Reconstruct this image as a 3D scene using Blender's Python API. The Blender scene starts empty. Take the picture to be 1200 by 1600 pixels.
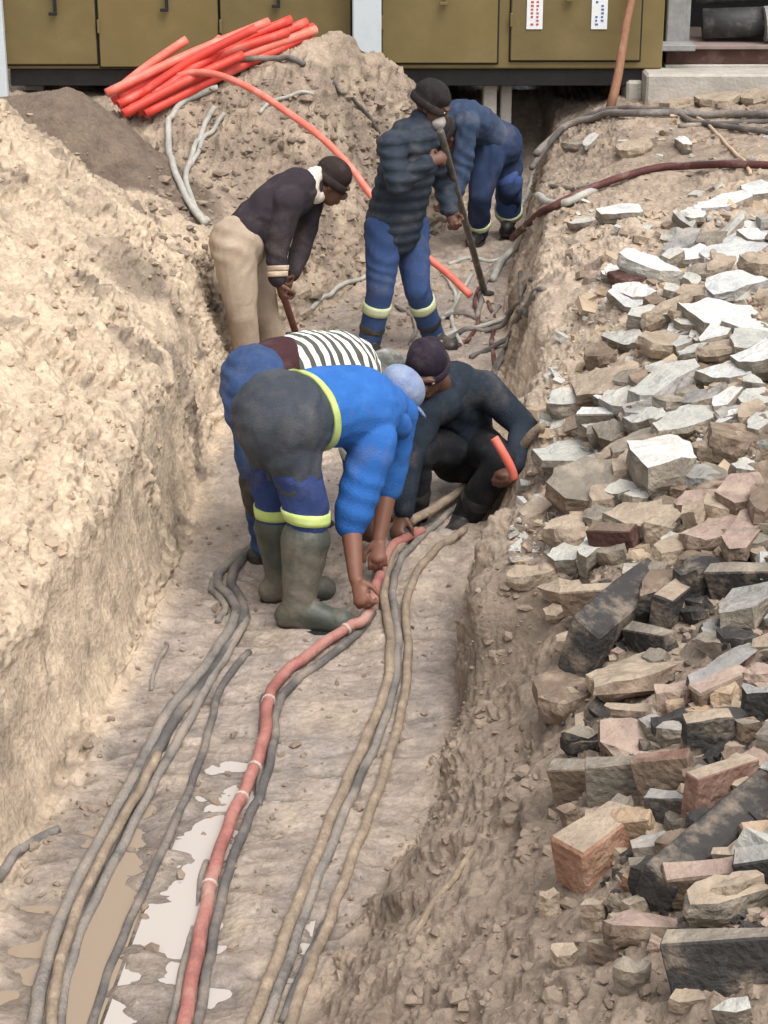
import bpy, math, random
import numpy as np
from mathutils import Vector, Matrix
from mathutils.bvhtree import BVHTree
R = math.radians
random.seed(7)
RNG = np.random.default_rng(7)
S = bpy.context.scene
COL = S.collection

# ------------------------------------------------------------ camera, sky, sun, exposure
CH, FPX = 3.1, 3000.0
PITCH = math.atan(1159.0 / FPX)
cam_d = bpy.data.cameras.new("camera")
cam = bpy.data.objects.new("camera", cam_d)
COL.objects.link(cam)
cam.location = (0, 0, CH)
cam.rotation_euler = (math.pi / 2 - PITCH, 0, 0)
cam_d.sensor_fit = 'VERTICAL'
cam_d.sensor_height = 36.0
cam_d.lens = 36.0 * FPX / 1600.0
cam_d.clip_start = 0.05
cam_d.clip_end = 2000
S.camera = cam

SUN_EL, SUN_AZ = R(62), R(145)      # high soft sun through cloud, behind the viewer's right shoulder
W = bpy.data.worlds.new("World")
S.world = W
W.use_nodes = True
wn, wl = W.node_tree.nodes, W.node_tree.links
wn.clear()
sky = wn.new('ShaderNodeTexSky')
sky.sky_type = 'NISHITA'
sky.sun_disc = False
sky.sun_elevation = SUN_EL
sky.sun_rotation = SUN_AZ
sky.air_density = 1.0
sky.dust_density = 5.0
sky.ozone_density = 1.0
hsv = wn.new('ShaderNodeHueSaturation')
hsv.inputs['Saturation'].default_value = 0.22
bgn = wn.new('ShaderNodeBackground')
bgn.inputs['Strength'].default_value = 0.15
wo = wn.new('ShaderNodeOutputWorld')
wl.new(sky.outputs[0], hsv.inputs['Color'])
wl.new(hsv.outputs[0], bgn.inputs['Color'])
wl.new(bgn.outputs[0], wo.inputs['Surface'])

sd = bpy.data.lights.new("sun", 'SUN')
sd.energy = 1.0
sd.angle = R(40)
sd.color = (1.0, 0.97, 0.93)
sun = bpy.data.objects.new("sun", sd)
COL.objects.link(sun)
# light comes from azimuth SUN_AZ (clockwise from +Y) at SUN_EL
sdir = Vector((math.sin(SUN_AZ) * math.cos(SUN_EL), math.cos(SUN_AZ) * math.cos(SUN_EL), math.sin(SUN_EL)))
sun.rotation_euler = sdir.to_track_quat('Z', 'Y').to_euler()
sun.location = (0, 0, 12)

S.view_settings.view_transform = 'Standard'
S.view_settings.look = 'None'
S.view_settings.gamma = 1.0
S.view_settings.exposure = 0.70
S.view_settings.use_curve_mapping = False

# ------------------------------------------------------------ picture <-> place
CP, SP = math.cos(PITCH), math.sin(PITCH)

def ray(px, py):
    u, v = (px - 600) / FPX, (800 - py) / FPX
    return Vector((u, CP + v * SP, -SP + v * CP))

def at(px, py, Y):
    d = ray(px, py)
    return Vector((d.x * Y / d.y, Y, CH + d.z * Y / d.y))

def pxm(p):                      # photograph pixels per metre at a point
    return FPX / (p.y * CP + (CH - p.z) * SP)

# ------------------------------------------------------------ noise
def _hash(ix, iy, iz, s):
    h = (ix * 374761393 + iy * 668265263 + iz * 2147483647 + s * 1274126177) & 0xFFFFFFFF
    h = ((h ^ (h >> 13)) * 1274126177) & 0xFFFFFFFF
    h = ((h ^ (h >> 16)) * 2246822519) & 0xFFFFFFFF
    return (h ^ (h >> 15)) & 0xFFFFFFFF

def noise(P, f, s=0):
    """value noise in -1..1 on an (n,3) array"""
    Q = P * f
    I = np.floor(Q).astype(np.int64)
    F = Q - I
    F = F * F * F * (F * (F * 6 - 15) + 10)
    out = np.zeros(len(P))
    for a in (0, 1):
        wx = F[:, 0] if a else 1 - F[:, 0]
        for b in (0, 1):
            wy = F[:, 1] if b else 1 - F[:, 1]
            for c in (0, 1):
                wz = F[:, 2] if c else 1 - F[:, 2]
                out += wx * wy * wz * (_hash(I[:, 0] + a, I[:, 1] + b, I[:, 2] + c, s) / 2147483647.5 - 1)
    return out

def fbm(P, f, n=3, s=0, g=0.5):
    o = np.zeros(len(P)); a = 1.0; t = 0
    for i in range(n):
        o += a * noise(P, f * 2.03 ** i, s + i * 17); t += a; a *= g
    return o / t

# ------------------------------------------------------------ materials
MATS = {}
def nodes_mat(name):
    m = bpy.data.materials.new(name)
    m.use_nodes = True
    return m, m.node_tree.nodes, m.node_tree.links, m.node_tree.nodes['Principled BSDF']

def mat(name, c, rough=0.85, var=0.18, scale=14.0, c2=None, bump=0.15, bscale=60.0, metal=0.0, c2_amt=0.5, spec=0.3, stretch=None):
    """base colour with mottling towards c2, fine bump"""
    if name in MATS: return MATS[name]
    m, n, l, b = nodes_mat(name)
    tc = n.new('ShaderNodeTexCoord')
    src = tc.outputs['Object']
    if stretch:
        mp = n.new('ShaderNodeMapping'); mp.inputs['Scale'].default_value = stretch
        l.new(src, mp.inputs[0]); src = mp.outputs[0]
    oi = n.new('ShaderNodeObjectInfo')
    nz = n.new('ShaderNodeTexNoise'); nz.noise_dimensions = '4D'
    nz.inputs['Scale'].default_value = scale; nz.inputs['Detail'].default_value = 6; nz.inputs['Roughness'].default_value = 0.65
    l.new(src, nz.inputs['Vector'])
    mw = n.new('ShaderNodeMath'); mw.operation = 'MULTIPLY'; mw.inputs[1].default_value = 37.0
    l.new(oi.outputs['Random'], mw.inputs[0]); l.new(mw.outputs[0], nz.inputs['W'])
    rp = n.new('ShaderNodeValToRGB')
    k = c2 if c2 else [min(1, x * (1 + var)) for x in c]
    e = rp.color_ramp.elements
    e[0].position = 0.5 - 0.28 * (1 - c2_amt) - .08; e[0].color = (*[x * (1 - var) for x in c], 1)
    e[1].position = 0.72; e[1].color = (*k, 1)
    em = e.new(0.56 - .1 * c2_amt); em.color = (*c, 1)
    l.new(nz.outputs['Fac'], rp.inputs['Fac'])
    l.new(rp.outputs['Color'], b.inputs['Base Color'])
    b.inputs['Roughness'].default_value = rough
    b.inputs['Metallic'].default_value = metal
    b.inputs['Specular IOR Level'].default_value = spec
    if bump:
        n2 = n.new('ShaderNodeTexNoise'); n2.inputs['Scale'].default_value = bscale; n2.inputs['Detail'].default_value = 5
        l.new(src, n2.inputs['Vector'])
        bp = n.new('ShaderNodeBump'); bp.inputs['Strength'].default_value = bump; bp.inputs['Distance'].default_value = 0.02
        l.new(n2.outputs['Fac'], bp.inputs['Height']); l.new(bp.outputs['Normal'], b.inputs['Normal'])
    MATS[name] = m
    return m

# ------------------------------------------------------------ object helpers
def tag(o, label=None, cat=None, group=None, kind=None):
    if label: o['label'] = label
    if cat: o['category'] = cat
    if group: o['group'] = group
    if kind: o['kind'] = kind
    return o

def link(o, parent=None):
    COL.objects.link(o)
    if parent is not None: o.parent = parent
    return o

def mesh_obj(name, V, F, mats, parent=None, smooth=False, fmat=None, loc=None):
    me = bpy.data.meshes.new(name)
    V = [tuple(v) for v in V]
    if loc is not None:
        V = [(v[0] - loc[0], v[1] - loc[1], v[2] - loc[2]) for v in V]
    me.from_pydata(V, [], F)
    for m in (mats if isinstance(mats, (list, tuple)) else [mats]): me.materials.append(m)
    if fmat is not None: me.polygons.foreach_set('material_index', fmat)
    if smooth: me.polygons.foreach_set('use_smooth', [True] * len(me.polygons))
    me.update()
    o = bpy.data.objects.new(name, me)
    if loc is not None: o.location = loc
    return link(o, parent)

def empty(name, loc):
    o = bpy.data.objects.new(name, None)
    o.empty_display_size = 0.1
    o.location = loc
    return link(o)

def part(name, V, F, m, thing, smooth=False, fmat=None):
    """a child given in world coordinates: keep its vertices relative to the thing's base"""
    L = thing.location
    if thing.parent is not None: L = L + thing.parent.location
    return mesh_obj(name, [(v[0] - L.x, v[1] - L.y, v[2] - L.z) for v in V], F, m, thing, smooth, fmat)

def box_vf(x0, x1, y0, y1, z0, z1, bev=0.0):
    if bev <= 0:
        V = [(x, y, z) for z in (z0, z1) for y in (y0, y1) for x in (x0, x1)]
        return V, [(0, 2, 3, 1), (4, 5, 7, 6), (0, 1, 5, 4), (2, 6, 7, 3), (0, 4, 6, 2), (1, 3, 7, 5)]
    import bmesh
    bm = bmesh.new()
    bmesh.ops.create_cube(bm, size=1)
    for v in bm.verts:
        v.co = ((x0 + x1) / 2 + v.co.x * (x1 - x0), (y0 + y1) / 2 + v.co.y * (y1 - y0), (z0 + z1) / 2 + v.co.z * (z1 - z0))
    bmesh.ops.bevel(bm, geom=bm.edges[:], offset=bev, segments=1, affect='EDGES')
    bm.verts.index_update()
    V = [tuple(v.co) for v in bm.verts]; F = [[v.index for v in f.verts] for f in bm.faces]
    bm.free()
    return V, F

def join(*vf):
    V, F = [], []
    for v, f in vf:
        o = len(V); V += list(v); F += [[i + o for i in q] for q in f]
    return V, F

def catmull(pts, n=10):
    pts = [Vector(p) for p in pts]
    P = [2 * pts[0] - pts[1]] + pts + [2 * pts[-1] - pts[-2]]
    out = []
    for i in range(1, len(P) - 2):
        p0, p1, p2, p3 = P[i - 1:i + 3]
        for k in range(n):
            t = k / n
            out.append(0.5 * ((2 * p1) + (p2 - p0) * t + (2 * p0 - 5 * p1 + 4 * p2 - p3) * t * t + (3 * p1 - p0 - 3 * p2 + p3) * t ** 3))
    out.append(pts[-1].copy())
    return out

def tube_vf(path, r, seg=10, rough=0.0, seed=0):
    V, F = [], []
    n = len(path)
    rr = random.Random(seed)
    up = Vector((0, 0, 1))
    for i, p in enumerate(path):
        t = (path[min(i + 1, n - 1)] - path[max(i - 1, 0)]).normalized()
        s = t.cross(up)
        if s.length < 1e-3: s = Vector((1, 0, 0))
        s.normalize(); u = s.cross(t)
        ri = r[i] if isinstance(r, (list, tuple)) else r
        for k in range(seg):
            a = 2 * math.pi * k / seg
            q = ri * (1 + rough * rr.uniform(-1, 1))
            V.append(p + s * math.cos(a) * q + u * math.sin(a) * q)
    for i in range(n - 1):
        for k in range(seg):
            a, b = i * seg + k, i * seg + (k + 1) % seg
            F.append((a, b, b + seg, a + seg))
    F.append(tuple(range(seg - 1, -1, -1))); F.append(tuple(range((n - 1) * seg, n * seg)))
    return V, F

# ------------------------------------------------------------ the ground: one sheet, trench, spoil heaps and banks
def line(*pts):
    a = np.array(sorted(pts)); return a
# (Y, X, z) along the trench
LB = line((-6,-1.5,.0),(2.5,-1.42,0),(4.25,-1.27,0),(4.98,-1.15,0),(5.32,-1.09,0),(6.17,-.985,0),(7.42,-.87,0),(8.0,-.86,0),(8.88,-.85,0),(9.95,-.80,0),(10.65,-.68,0),(11.2,-.44,0),(12.86,.15,0),(13.65,.52,0),(15.0,.75,.05),(16,.7,.6),(19,.7,.7))
LR = line((-6,-1.6,.5),(2.5,-1.55,.5),(4.25,-1.42,.52),(5.3,-1.24,.55),(6.17,-1.12,.56),(7.42,-1.02,.58),(8.0,-1.02,.6),(8.88,-1.04,.66),(9.95,-1.02,.72),(10.65,-.92,.6),(11.2,-.72,.45),(12.86,-.25,.5),(13.65,.1,.55),(15,.4,.55),(16,.5,.68),(19,.5,.72))
LM = line((-6,-2.1,.85),(2.5,-2.05,.9),(4.25,-1.9,.92),(5.3,-1.75,.95),(6.17,-1.62,.95),(7.42,-1.5,.97),(8.0,-1.5,1.0),(8.88,-1.48,1.08),(9.6,-1.42,1.14),(10.3,-1.45,.95),(11.2,-1.3,.75),(12.86,-1.0,.7),(15,-.5,.75),(16,-.4,.74),(19,-.4,.74))
LP = line((-6,-2.9,1.1),(2.5,-2.9,1.2),(4.25,-2.8,1.28),(6.17,-2.55,1.32),(8.0,-2.3,1.42),(9.3,-2.1,1.56),(10.1,-2.1,1.58),(10.9,-2.2,1.0),(12,-2.2,.8),(15,-2,.75),(19,-2,.75))
LF = line((-6,-4.8,1.0),(9,-4.6,1.35),(11,-4.6,1.0),(13,-4.6,.8),(19,-4.6,.75))
RB = line((-6,-.6,0),(2.5,-.5,0),(4.25,-.22,0),(5.3,.16,0),(5.97,.26,0),(6.8,.335,0),(7.3,.39,0),(7.9,.45,0),(9,.57,0),(10.2,.66,0),(11.2,.76,0),(12.3,.86,0),(13.4,1.0,0),(15,1.25,.05),(16,1.3,.6),(19,1.3,.7))
RR = line((-6,-.35,.3),(2.5,-.28,.2),(4.25,-.02,.16),(5.3,.28,.15),(5.88,.33,.10),(6.06,.33,.40),(6.4,.36,.42),(6.85,.42,.42),(7.1,.5,.2),(7.5,.62,.3),(7.9,.67,.43),(9,.77,.52),(10.2,.86,.62),(11.2,.95,.65),(12.3,1.02,.60),(13.4,1.14,.52),(15,1.35,.55),(16,1.4,.68),(19,1.4,.72))
RM = line((-6,.2,.7),(2.5,.25,.62),(4.25,.45,.52),(5.3,.7,.55),(6.2,.85,.62),(6.85,.92,.62),(7.5,1.05,.62),(7.9,1.1,.66),(9,1.25,.72),(10.2,1.35,.78),(11.2,1.45,.78),(12.3,1.55,.78),(13.4,1.65,.8),(15,1.8,.75),(19,1.9,.75))
RF = line((-6,.9,.95),(2.5,.85,.92),(4.25,1.0,.82),(5.3,1.25,.84),(6.2,1.45,.86),(7.9,1.75,.88),(9,1.95,.9),(11.2,2.2,.9),(13.4,2.5,.86),(15,2.6,.78),(19,2.7,.75))
RX = line((-6,2.4,1.0),(5,2.6,1.1),(9,3.2,1.1),(13.4,3.7,.9),(19,3.9,.75))
ctrl = [LF, LP, LM, LR, LB, None, None, RB, RR, RM, RF, RX]
fine = np.concatenate([np.arange(2.6, 7.5, .0105), np.arange(7.5, 11, .0145), np.arange(11, 15.2, .02)])
Ys = np.concatenate([np.arange(-4, 2.6, .12), fine, np.arange(15.2, 18.5, .12)])
nY = len(Ys)
def gsm(a, k):
    ker = np.hanning(2 * k + 3)[1:-1]; ker /= ker.sum()
    return np.convolve(np.pad(a, k, mode='edge'), ker, 'valid')
CX, CZ = [], []
for c in ctrl:
    if c is None: CX.append(None); CZ.append(None); continue
    CX.append(np.interp(Ys, c[:, 0], c[:, 1])); CZ.append(np.interp(Ys, c[:, 0], c[:, 2]))
    CX[-1] = gsm(CX[-1], 11); CZ[-1] = gsm(CZ[-1], 11)
CX[5] = CX[4] * .66 + CX[7] * .34; CX[6] = CX[4] * .34 + CX[7] * .66
fl = np.interp(Ys, [-5, 4.6, 5.6, 6.6, 8, 14, 15, 16], [-.012, -.006, .0, .008, .02, .03, .06, .62])
CZ[4] = np.maximum(CZ[4], fl); CZ[7] = np.maximum(CZ[7], fl); CZ[5] = fl; CZ[6] = fl + .008
nseg = [14, 56, 95, 95, 75, 50, 55, 50, 60, 85, 85, 40]      # columns before each control line
us, base = [], 0
Xg = []; Zg = []
left = (CX[0] - 3.5, np.full(nY, .9))
pts = [left] + list(zip(CX, CZ))
tt = []
for k in range(len(nseg)):
    tt.append(k + np.arange(nseg[k]) / nseg[k])
tt = np.concatenate(tt + [[len(nseg)]])
PX = np.stack([p[0] for p in pts]); PZ = np.stack([p[1] for p in pts])
i0 = np.minimum(tt.astype(int), len(pts) - 2); fr = tt - i0
GX = (PX[i0] * (1 - fr)[:, None] + PX[i0 + 1] * fr[:, None]).T     # (nY, nC)
GZ = (PZ[i0] * (1 - fr)[:, None] + PZ[i0 + 1] * fr[:, None]).T
# outer right edge
xo = np.array([1.0, 2.0, 3.5]); GX = np.hstack([GX, GX[:, -1:] + xo]); GZ = np.hstack([GZ, GZ[:, -1:] * [.97, .95, .9]])
nC = GX.shape[1]
ker = np.hanning(17)[1:-1]; ker /= ker.sum()
for A in (GX, GZ):
    B = np.pad(A, ((0, 0), (7, 7)), mode='edge')
    sm = sum(ker[k] * B[:, k:k + nC] for k in range(15))
    A[:, 40:-5] = sm[:, 40:-5]
GY = np.repeat(Ys[:, None], nC, 1)
xl = CX[4][:, None]
# spoil mound behind the trench's left side, and the dark wet heap
def ridge(ax, ay, az, bx, by, bz, slope):
    dx, dy = bx - ax, by - ay
    t = np.clip(((GX - ax) * dx + (GY - ay) * dy) / (dx * dx + dy * dy), 0, 1)
    d = np.hypot(GX - ax - t * dx, GY - ay - t * dy)
    return az + (bz - az) * t - slope * np.sqrt(d * d + .02)
def smax(a, b, k=.06):
    h = np.clip(.5 + .5 * (a - b) / k, 0, 1)
    return b * (1 - h) + a * h + k * h * (1 - h)
md = smax(ridge(-1.75, 12.75, 1.06, -.2, 13.15, 1.56, .62), ridge(-.2, 13.15, 1.56, .36, 13.75, 1.40, .80))
md = np.minimum(md, np.maximum((xl - GX) * 2.2, 0))
dk = ridge(-2.3, 11.45, 1.42, -1.88, 11.4, 1.50, .98)
dk = np.minimum(dk, np.maximum((xl - GX) * 2.0, 0))
GZ0 = GZ.copy()
GZ = np.where(GX < xl, smax(smax(GZ, md), dk), GZ)
dark_heap = np.clip((dk - np.maximum(GZ0, md)) / .06 + .5, 0, 1)
# local fall of the ground for the normal
P = np.stack([GX, GY, GZ], -1)
dU = np.gradient(P, axis=1); dV = np.gradient(P, axis=0)
N = np.cross(dU, dV); N /= np.linalg.norm(N, axis=-1, keepdims=True) + 1e-12
N[N[..., 2] < 0] *= -1
Pf = P.reshape(-1, 3); Nf = N.reshape(-1, 3)
xlf = np.repeat(xl, nC, 1).ravel(); xrf = np.repeat(CX[7][:, None], nC, 1).ravel()
X, Yf, Zf = Pf[:, 0], Pf[:, 1], Pf[:, 2]
floor = np.clip((X - xlf) / .10 - .15, 0, 1) * np.clip((xrf - X) / .12 + .2, 0, 1)
steep = np.clip((.72 - Nf[:, 2]) / .35, 0, 1)
out = np.clip((np.abs(X) - 4) / 2, 0, 1)
loose = (1 - floor) * (1 - .25 * out)
# lumps: billowed noise gives crumbs with sharp valleys between them
big = fbm(Pf, 1.7, 3, 3)
warp = Pf + .05 * np.stack([noise(Pf, 6, 31), noise(Pf, 6, 37), noise(Pf, 6, 41)], -1)
st = warp * np.array([.85, .62, .5])
crumb = 1 - 2 * np.abs(fbm(st, 7.5, 2, 5))
crumb2 = 1 - 2 * np.abs(noise(warp, 21, 9))
crumb3 = 1 - 2 * np.abs(noise(Pf, 47, 19))
patch = np.clip(.5 + 1.3 * fbm(Pf, 2.3, 2, 51), 0, 1)
patch2 = np.clip(.45 + 1.5 * fbm(Pf, 3.1, 2, 57), 0, 1)
streak = (1 - 2 * np.abs(noise(warp * np.array([1.0, .5, .35]), 24, 111))) * (.25 + patch)
run = noise(Pf * np.array([1.0, 1.0, .16]), 15, 23) + .6 * noise(Pf * np.array([1.0, 1.0, .2]), 34, 29)
smoothface = np.clip(2.0 - np.abs(Zf - .27) / .16, 0, 1) * np.clip((7.4 - np.abs(Yf - 6.0) * 2.6) / 2, 0, 1) * (X < xlf + .03) * (X > xlf - .34) * np.clip(.95 + 1.2 * fbm(Pf, 2.6, 2, 131), 0, 1)
rough_amt = loose * .78 * (1 - .93 * smoothface) * (1 - .1 * np.clip((X - xrf) / .3, 0, 1))
disp = loose * .055 * big
disp += rough_amt * (.050 * (crumb - .3) * (.25 + 1.0 * patch) + (.026 - .009 * (X > xrf - .1)) * crumb2 * (.2 + 1.1 * patch2) + .012 * crumb3 * (.3 + patch2) + (.014 - .006 * (X > xrf - .1)) * streak)
disp += steep * (1 - floor) * (.010 - .005 * smoothface) * run
# trench floor: trodden mud with prints and ruts along the run
frut = noise(Pf * np.array([1.0, .22, 1]), 9, 61)
fl_far = np.clip((Yf - 4.6) / 2, .7, 1.15)
disp += floor * (fl_far * (.011 * fbm(Pf, 5, 3, 67) + .011 * (1 - 2 * np.abs(noise(warp * np.array([.55, 1.2, 1]), 11, 71))) + .006 * (1 - 2 * np.abs(noise(warp * np.array([.6, 1.3, 1]), 26, 75))) + .0015 * crumb3) + .008 * frut)
near_ = np.clip((6.6 - Yf) / 1.4, 0, 1)
disp += -near_ * floor * (.018 * np.clip((6.0 - Yf) / .9, .25, 1) * np.exp(-((X + .58) / .13) ** 2) + .022 * np.exp(-((X + .85) / .11) ** 2) - .013 * noise(Pf * np.array([.6, 1.3, 1]), 11, 97))
cutm = np.clip(1.3 - np.abs(Yf - 5.98) / .16, 0, 1) * np.clip((X - xrf + .06) / .05, 0, 1) * np.clip((xrf + .45 - X) / .2, 0, 1)
disp *= 1 - .75 * cutm
calm = dark_heap.ravel()
disp *= (1 - .5 * calm)
Pd = Pf + Nf * disp[:, None]
G3 = Pd.reshape(nY, nC, 3)

# soil colours: dry sand, greyish moist soil, wet mud, dark brown heap
wet = floor * np.clip(1.05 - .35 * np.clip((Zf) / .3, 0, 1), 0, 1)
n1 = fbm(Pf, 1.3, 3, 81); n2 = fbm(Pf, 4.5, 3, 83)
right_front = np.clip((X - xrf + .25) / .3, 0, 1) * np.clip((8.6 - Yf) / 2.4, 0, 1)
back = np.clip((Yf - 10.2) / 1.6, 0, 1) * (1 - floor)
rightb = np.clip((X - xrf) / .2, 0, 1)
sand = np.array([.535, .42, .30]); moist = np.array([.235, .182, .138]); mud = np.array([.29, .24, .205]); darkc = np.array([.13, .095, .07]); grey = np.array([.40, .318, .245])
c = np.repeat(sand[None], len(Pf), 0)
def mixc(c, k, w): return c * (1 - w[:, None]) + k[None] * w[:, None]
c = mixc(c, grey, np.clip(.15 + .55 * rightb + .25 * n1, 0, 1))
c = mixc(c, moist, np.clip(.95 * right_front + .5 * n2 * right_front, 0, 1))
c = mixc(c, moist * 1.15, np.clip(back * (.85 + .55 * n2), 0, .95))
for (qx, qy, qr, qa) in ((-1.21, 9.0, .24, .8), (-.97, 8.6, .17, .75), (-1.75, 10.1, .38, .6), (-1.45, 9.4, .2, .4), (-1.25, 5.2, .3, .5), (.95, 7.5, .2, .3)):
    c = mixc(c, moist * .85, np.clip(1.25 - np.hypot(X - qx, (Yf - qy) * .8) / qr + .9 * n2, 0, 1) * qa)
c = mixc(c, moist * .75, np.clip((n2 - .28) * 3.2, 0, .75) * (1 - floor))
c = mixc(c, mud, wet * np.clip(.82 + .4 * n2, 0, 1))
c = mixc(c, moist, np.clip(wet * ((5.2 - Yf) / 1.6) * .35, 0, .35))
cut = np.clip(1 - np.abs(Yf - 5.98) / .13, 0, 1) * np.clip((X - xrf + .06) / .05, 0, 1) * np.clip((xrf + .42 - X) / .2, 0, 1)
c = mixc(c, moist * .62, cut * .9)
disp_cut = cut
c = mixc(c, darkc * 1.15, calm * .95)
shore = floor * np.clip((.006 - Pd[:, 2]) / .012, 0, 1) * np.clip((7 - Yf) / .5, 0, 1)
c = c * (1 - .35 * shore[:, None])
wetR = np.clip(.8 * shore + wet * (.7 + 1.1 * fbm(Pf * np.array([1, .5, 1]), 5, 3, 91)), 0, 1)

# far surroundings belong to the same sheet
far = 260.0
V = Pd
idx = np.arange(nY * nC).reshape(nY, nC)
F = np.stack([idx[:-1, :-1], idx[:-1, 1:], idx[1:, 1:], idx[1:, :-1]], -1).reshape(-1, 4)
edge = np.concatenate([idx[0, :], idx[1:, -1], idx[-1, -2::-1], idx[-2:0:-1, 0]])
ctr = np.array([0, 7.0])
ev = V[edge]
rv = []
dirs = ev[:, :2] - ctr; dirs /= np.linalg.norm(dirs, axis=1, keepdims=True)
R1 = np.column_stack([ev[:, :2] + dirs * 3.0, np.full(len(ev), .78)])
R2 = np.column_stack([ctr + dirs * far, np.full(len(ev), .6)])
nV = len(V); ne = len(edge)
V = np.vstack([V, R1, R2])
e2 = np.roll(edge, -1)
r1 = nV + np.arange(ne); r1n = np.roll(r1, -1); r2 = r1 + ne; r2n = np.roll(r2, -1)
F = np.vstack([F, np.stack([edge, r1, r1n, e2], -1), np.stack([r1, r2, r2n, r1n], -1)])
me = bpy.data.meshes.new('ground')
me.vertices.add(len(V)); me.vertices.foreach_set('co', V.astype(np.float32).ravel())
me.loops.add(F.size); me.loops.foreach_set('vertex_index', F.astype(np.int32).ravel())
me.polygons.add(len(F)); me.polygons.foreach_set('loop_start', np.arange(0, F.size, 4, dtype=np.int32))
me.polygons.foreach_set('use_smooth', np.ones(len(F), dtype=bool))
me.update(calc_edges=True)
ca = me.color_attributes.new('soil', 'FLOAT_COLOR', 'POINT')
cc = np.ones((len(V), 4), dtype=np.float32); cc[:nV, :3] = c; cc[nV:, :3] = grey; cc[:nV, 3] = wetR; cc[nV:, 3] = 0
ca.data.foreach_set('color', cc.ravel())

m, n, l, b = nodes_mat('soil')
at_ = n.new('ShaderNodeAttribute'); at_.attribute_name = 'soil'
tc = n.new('ShaderNodeTexCoord')
na = n.new('ShaderNodeTexNoise'); na.inputs['Scale'].default_value = 9; na.inputs['Detail'].default_value = 9; na.inputs['Roughness'].default_value = .72
nb = n.new('ShaderNodeTexNoise'); nb.inputs['Scale'].default_value = 55; nb.inputs['Detail'].default_value = 4
l.new(tc.outputs['Object'], na.inputs['Vector']); l.new(tc.outputs['Object'], nb.inputs['Vector'])
ra = n.new('ShaderNodeMapRange'); ra.inputs[1].default_value = .3; ra.inputs[2].default_value = .7; ra.inputs[3].default_value = .60; ra.inputs[4].default_value = 1.25
l.new(na.outputs['Fac'], ra.inputs[0])
rb = n.new('ShaderNodeMapRange'); rb.inputs[1].default_value = .3; rb.inputs[2].default_value = .7; rb.inputs[3].default_value = .85; rb.inputs[4].default_value = 1.12
l.new(nb.outputs['Fac'], rb.inputs[0])
mu = n.new('ShaderNodeMath'); mu.operation = 'MULTIPLY'; l.new(ra.outputs[0], mu.inputs[0]); l.new(rb.outputs[0], mu.inputs[1])
vm = n.new('ShaderNodeVectorMath'); vm.operation = 'SCALE'
l.new(at_.outputs['Color'], vm.inputs[0]); l.new(mu.outputs[0], vm.inputs['Scale'])
l.new(vm.outputs[0], b.inputs['Base Color'])
rr_ = n.new('ShaderNodeMapRange'); rr_.inputs[3].default_value = .97; rr_.inputs[4].default_value = .20
l.new(at_.outputs['Alpha'], rr_.inputs[0]); l.new(rr_.outputs[0], b.inputs['Roughness'])
b.inputs['Specular IOR Level'].default_value = .35
bp = n.new('ShaderNodeBump'); bp.inputs['Strength'].default_value = .55; bp.inputs['Distance'].default_value = .02
ad = n.new('ShaderNodeMath'); ad.operation = 'ADD'; l.new(na.outputs['Fac'], ad.inputs[0]); l.new(nb.outputs['Fac'], ad.inputs[1])
l.new(ad.outputs[0], bp.inputs['Height']); l.new(bp.outputs['Normal'], b.inputs['Normal'])
MATS['soil'] = m
me.materials.append(m)
ground = link(bpy.data.objects.new('ground', me))
tag(ground, 'sandy building ground with an open cable trench and heaped spoil on both sides', kind='structure')

# a thinned copy of the sheet for finding where things rest
sy, sx = np.arange(0, nY, 3), np.arange(0, nC, 2)
Gc = G3[np.ix_(sy, sx)]; hh, ww = Gc.shape[:2]
ic = np.arange(hh * ww).reshape(hh, ww)
Fc = np.stack([ic[:-1, :-1], ic[:-1, 1:], ic[1:, 1:], ic[1:, :-1]], -1).reshape(-1, 4)
BVH = BVHTree.FromPolygons(Gc.reshape(-1, 3).tolist(), Fc.tolist())
EYE = Vector((0, 0, CH))
def hit(px, py):
    h = BVH.ray_cast(EYE, ray(px, py).normalized())
    if h[0] is None: return at(px, py, 14.0), Vector((0, 0, 1))
    nn = h[1]
    return h[0], (nn if nn.z > 0 else -nn)
def gz(x, y):
    h = BVH.ray_cast(Vector((x, y, 5)), Vector((0, 0, -1)))
    return h[0].z if h[0] is not None else .7

# standing water in the low part of the trench floor
def water(name, poly, z, m, label):
    o = mesh_obj(name, [(x, y, z) for x, y in poly], [tuple(range(len(poly)))], m)
    return tag(o, label, kind='structure')
wm, n, l, b = nodes_mat('pale_water')
b.inputs['Base Color'].default_value = (.43, .385, .345, 1); b.inputs['Roughness'].default_value = .03; b.inputs['IOR'].default_value = 1.33  # pale pinkish-grey base colour, lighter than the other puddle
wb, n, l, b2 = nodes_mat('muddy_water')
b2.inputs['Base Color'].default_value = (.28, .215, .155, 1); b2.inputs['Roughness'].default_value = .08; b2.inputs['IOR'].default_value = 1.33
for mm in (wm, wb):
    n, l = mm.node_tree.nodes, mm.node_tree.links
    t_ = n.new('ShaderNodeTexNoise'); t_.inputs['Scale'].default_value = 7
    tc = n.new('ShaderNodeTexCoord'); l.new(tc.outputs['Object'], t_.inputs['Vector'])
    bp = n.new('ShaderNodeBump'); bp.inputs['Strength'].default_value = .03; bp.inputs['Distance'].default_value = .02
    l.new(t_.outputs['Fac'], bp.inputs['Height']); l.new(bp.outputs['Normal'], n['Principled BSDF'].inputs['Normal'])
def fx(px, py):
    d = ray(px, py); t = -CH / d.z
    return (d.x * t, d.y * t)
water('puddle', [fx(-250, 1750), fx(120, 1750), fx(150, 1610), fx(215, 1430), fx(290, 1250), fx(330, 1130), fx(190, 1180), fx(60, 1350), fx(-100, 1560)], -.010, wb, None)
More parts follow.
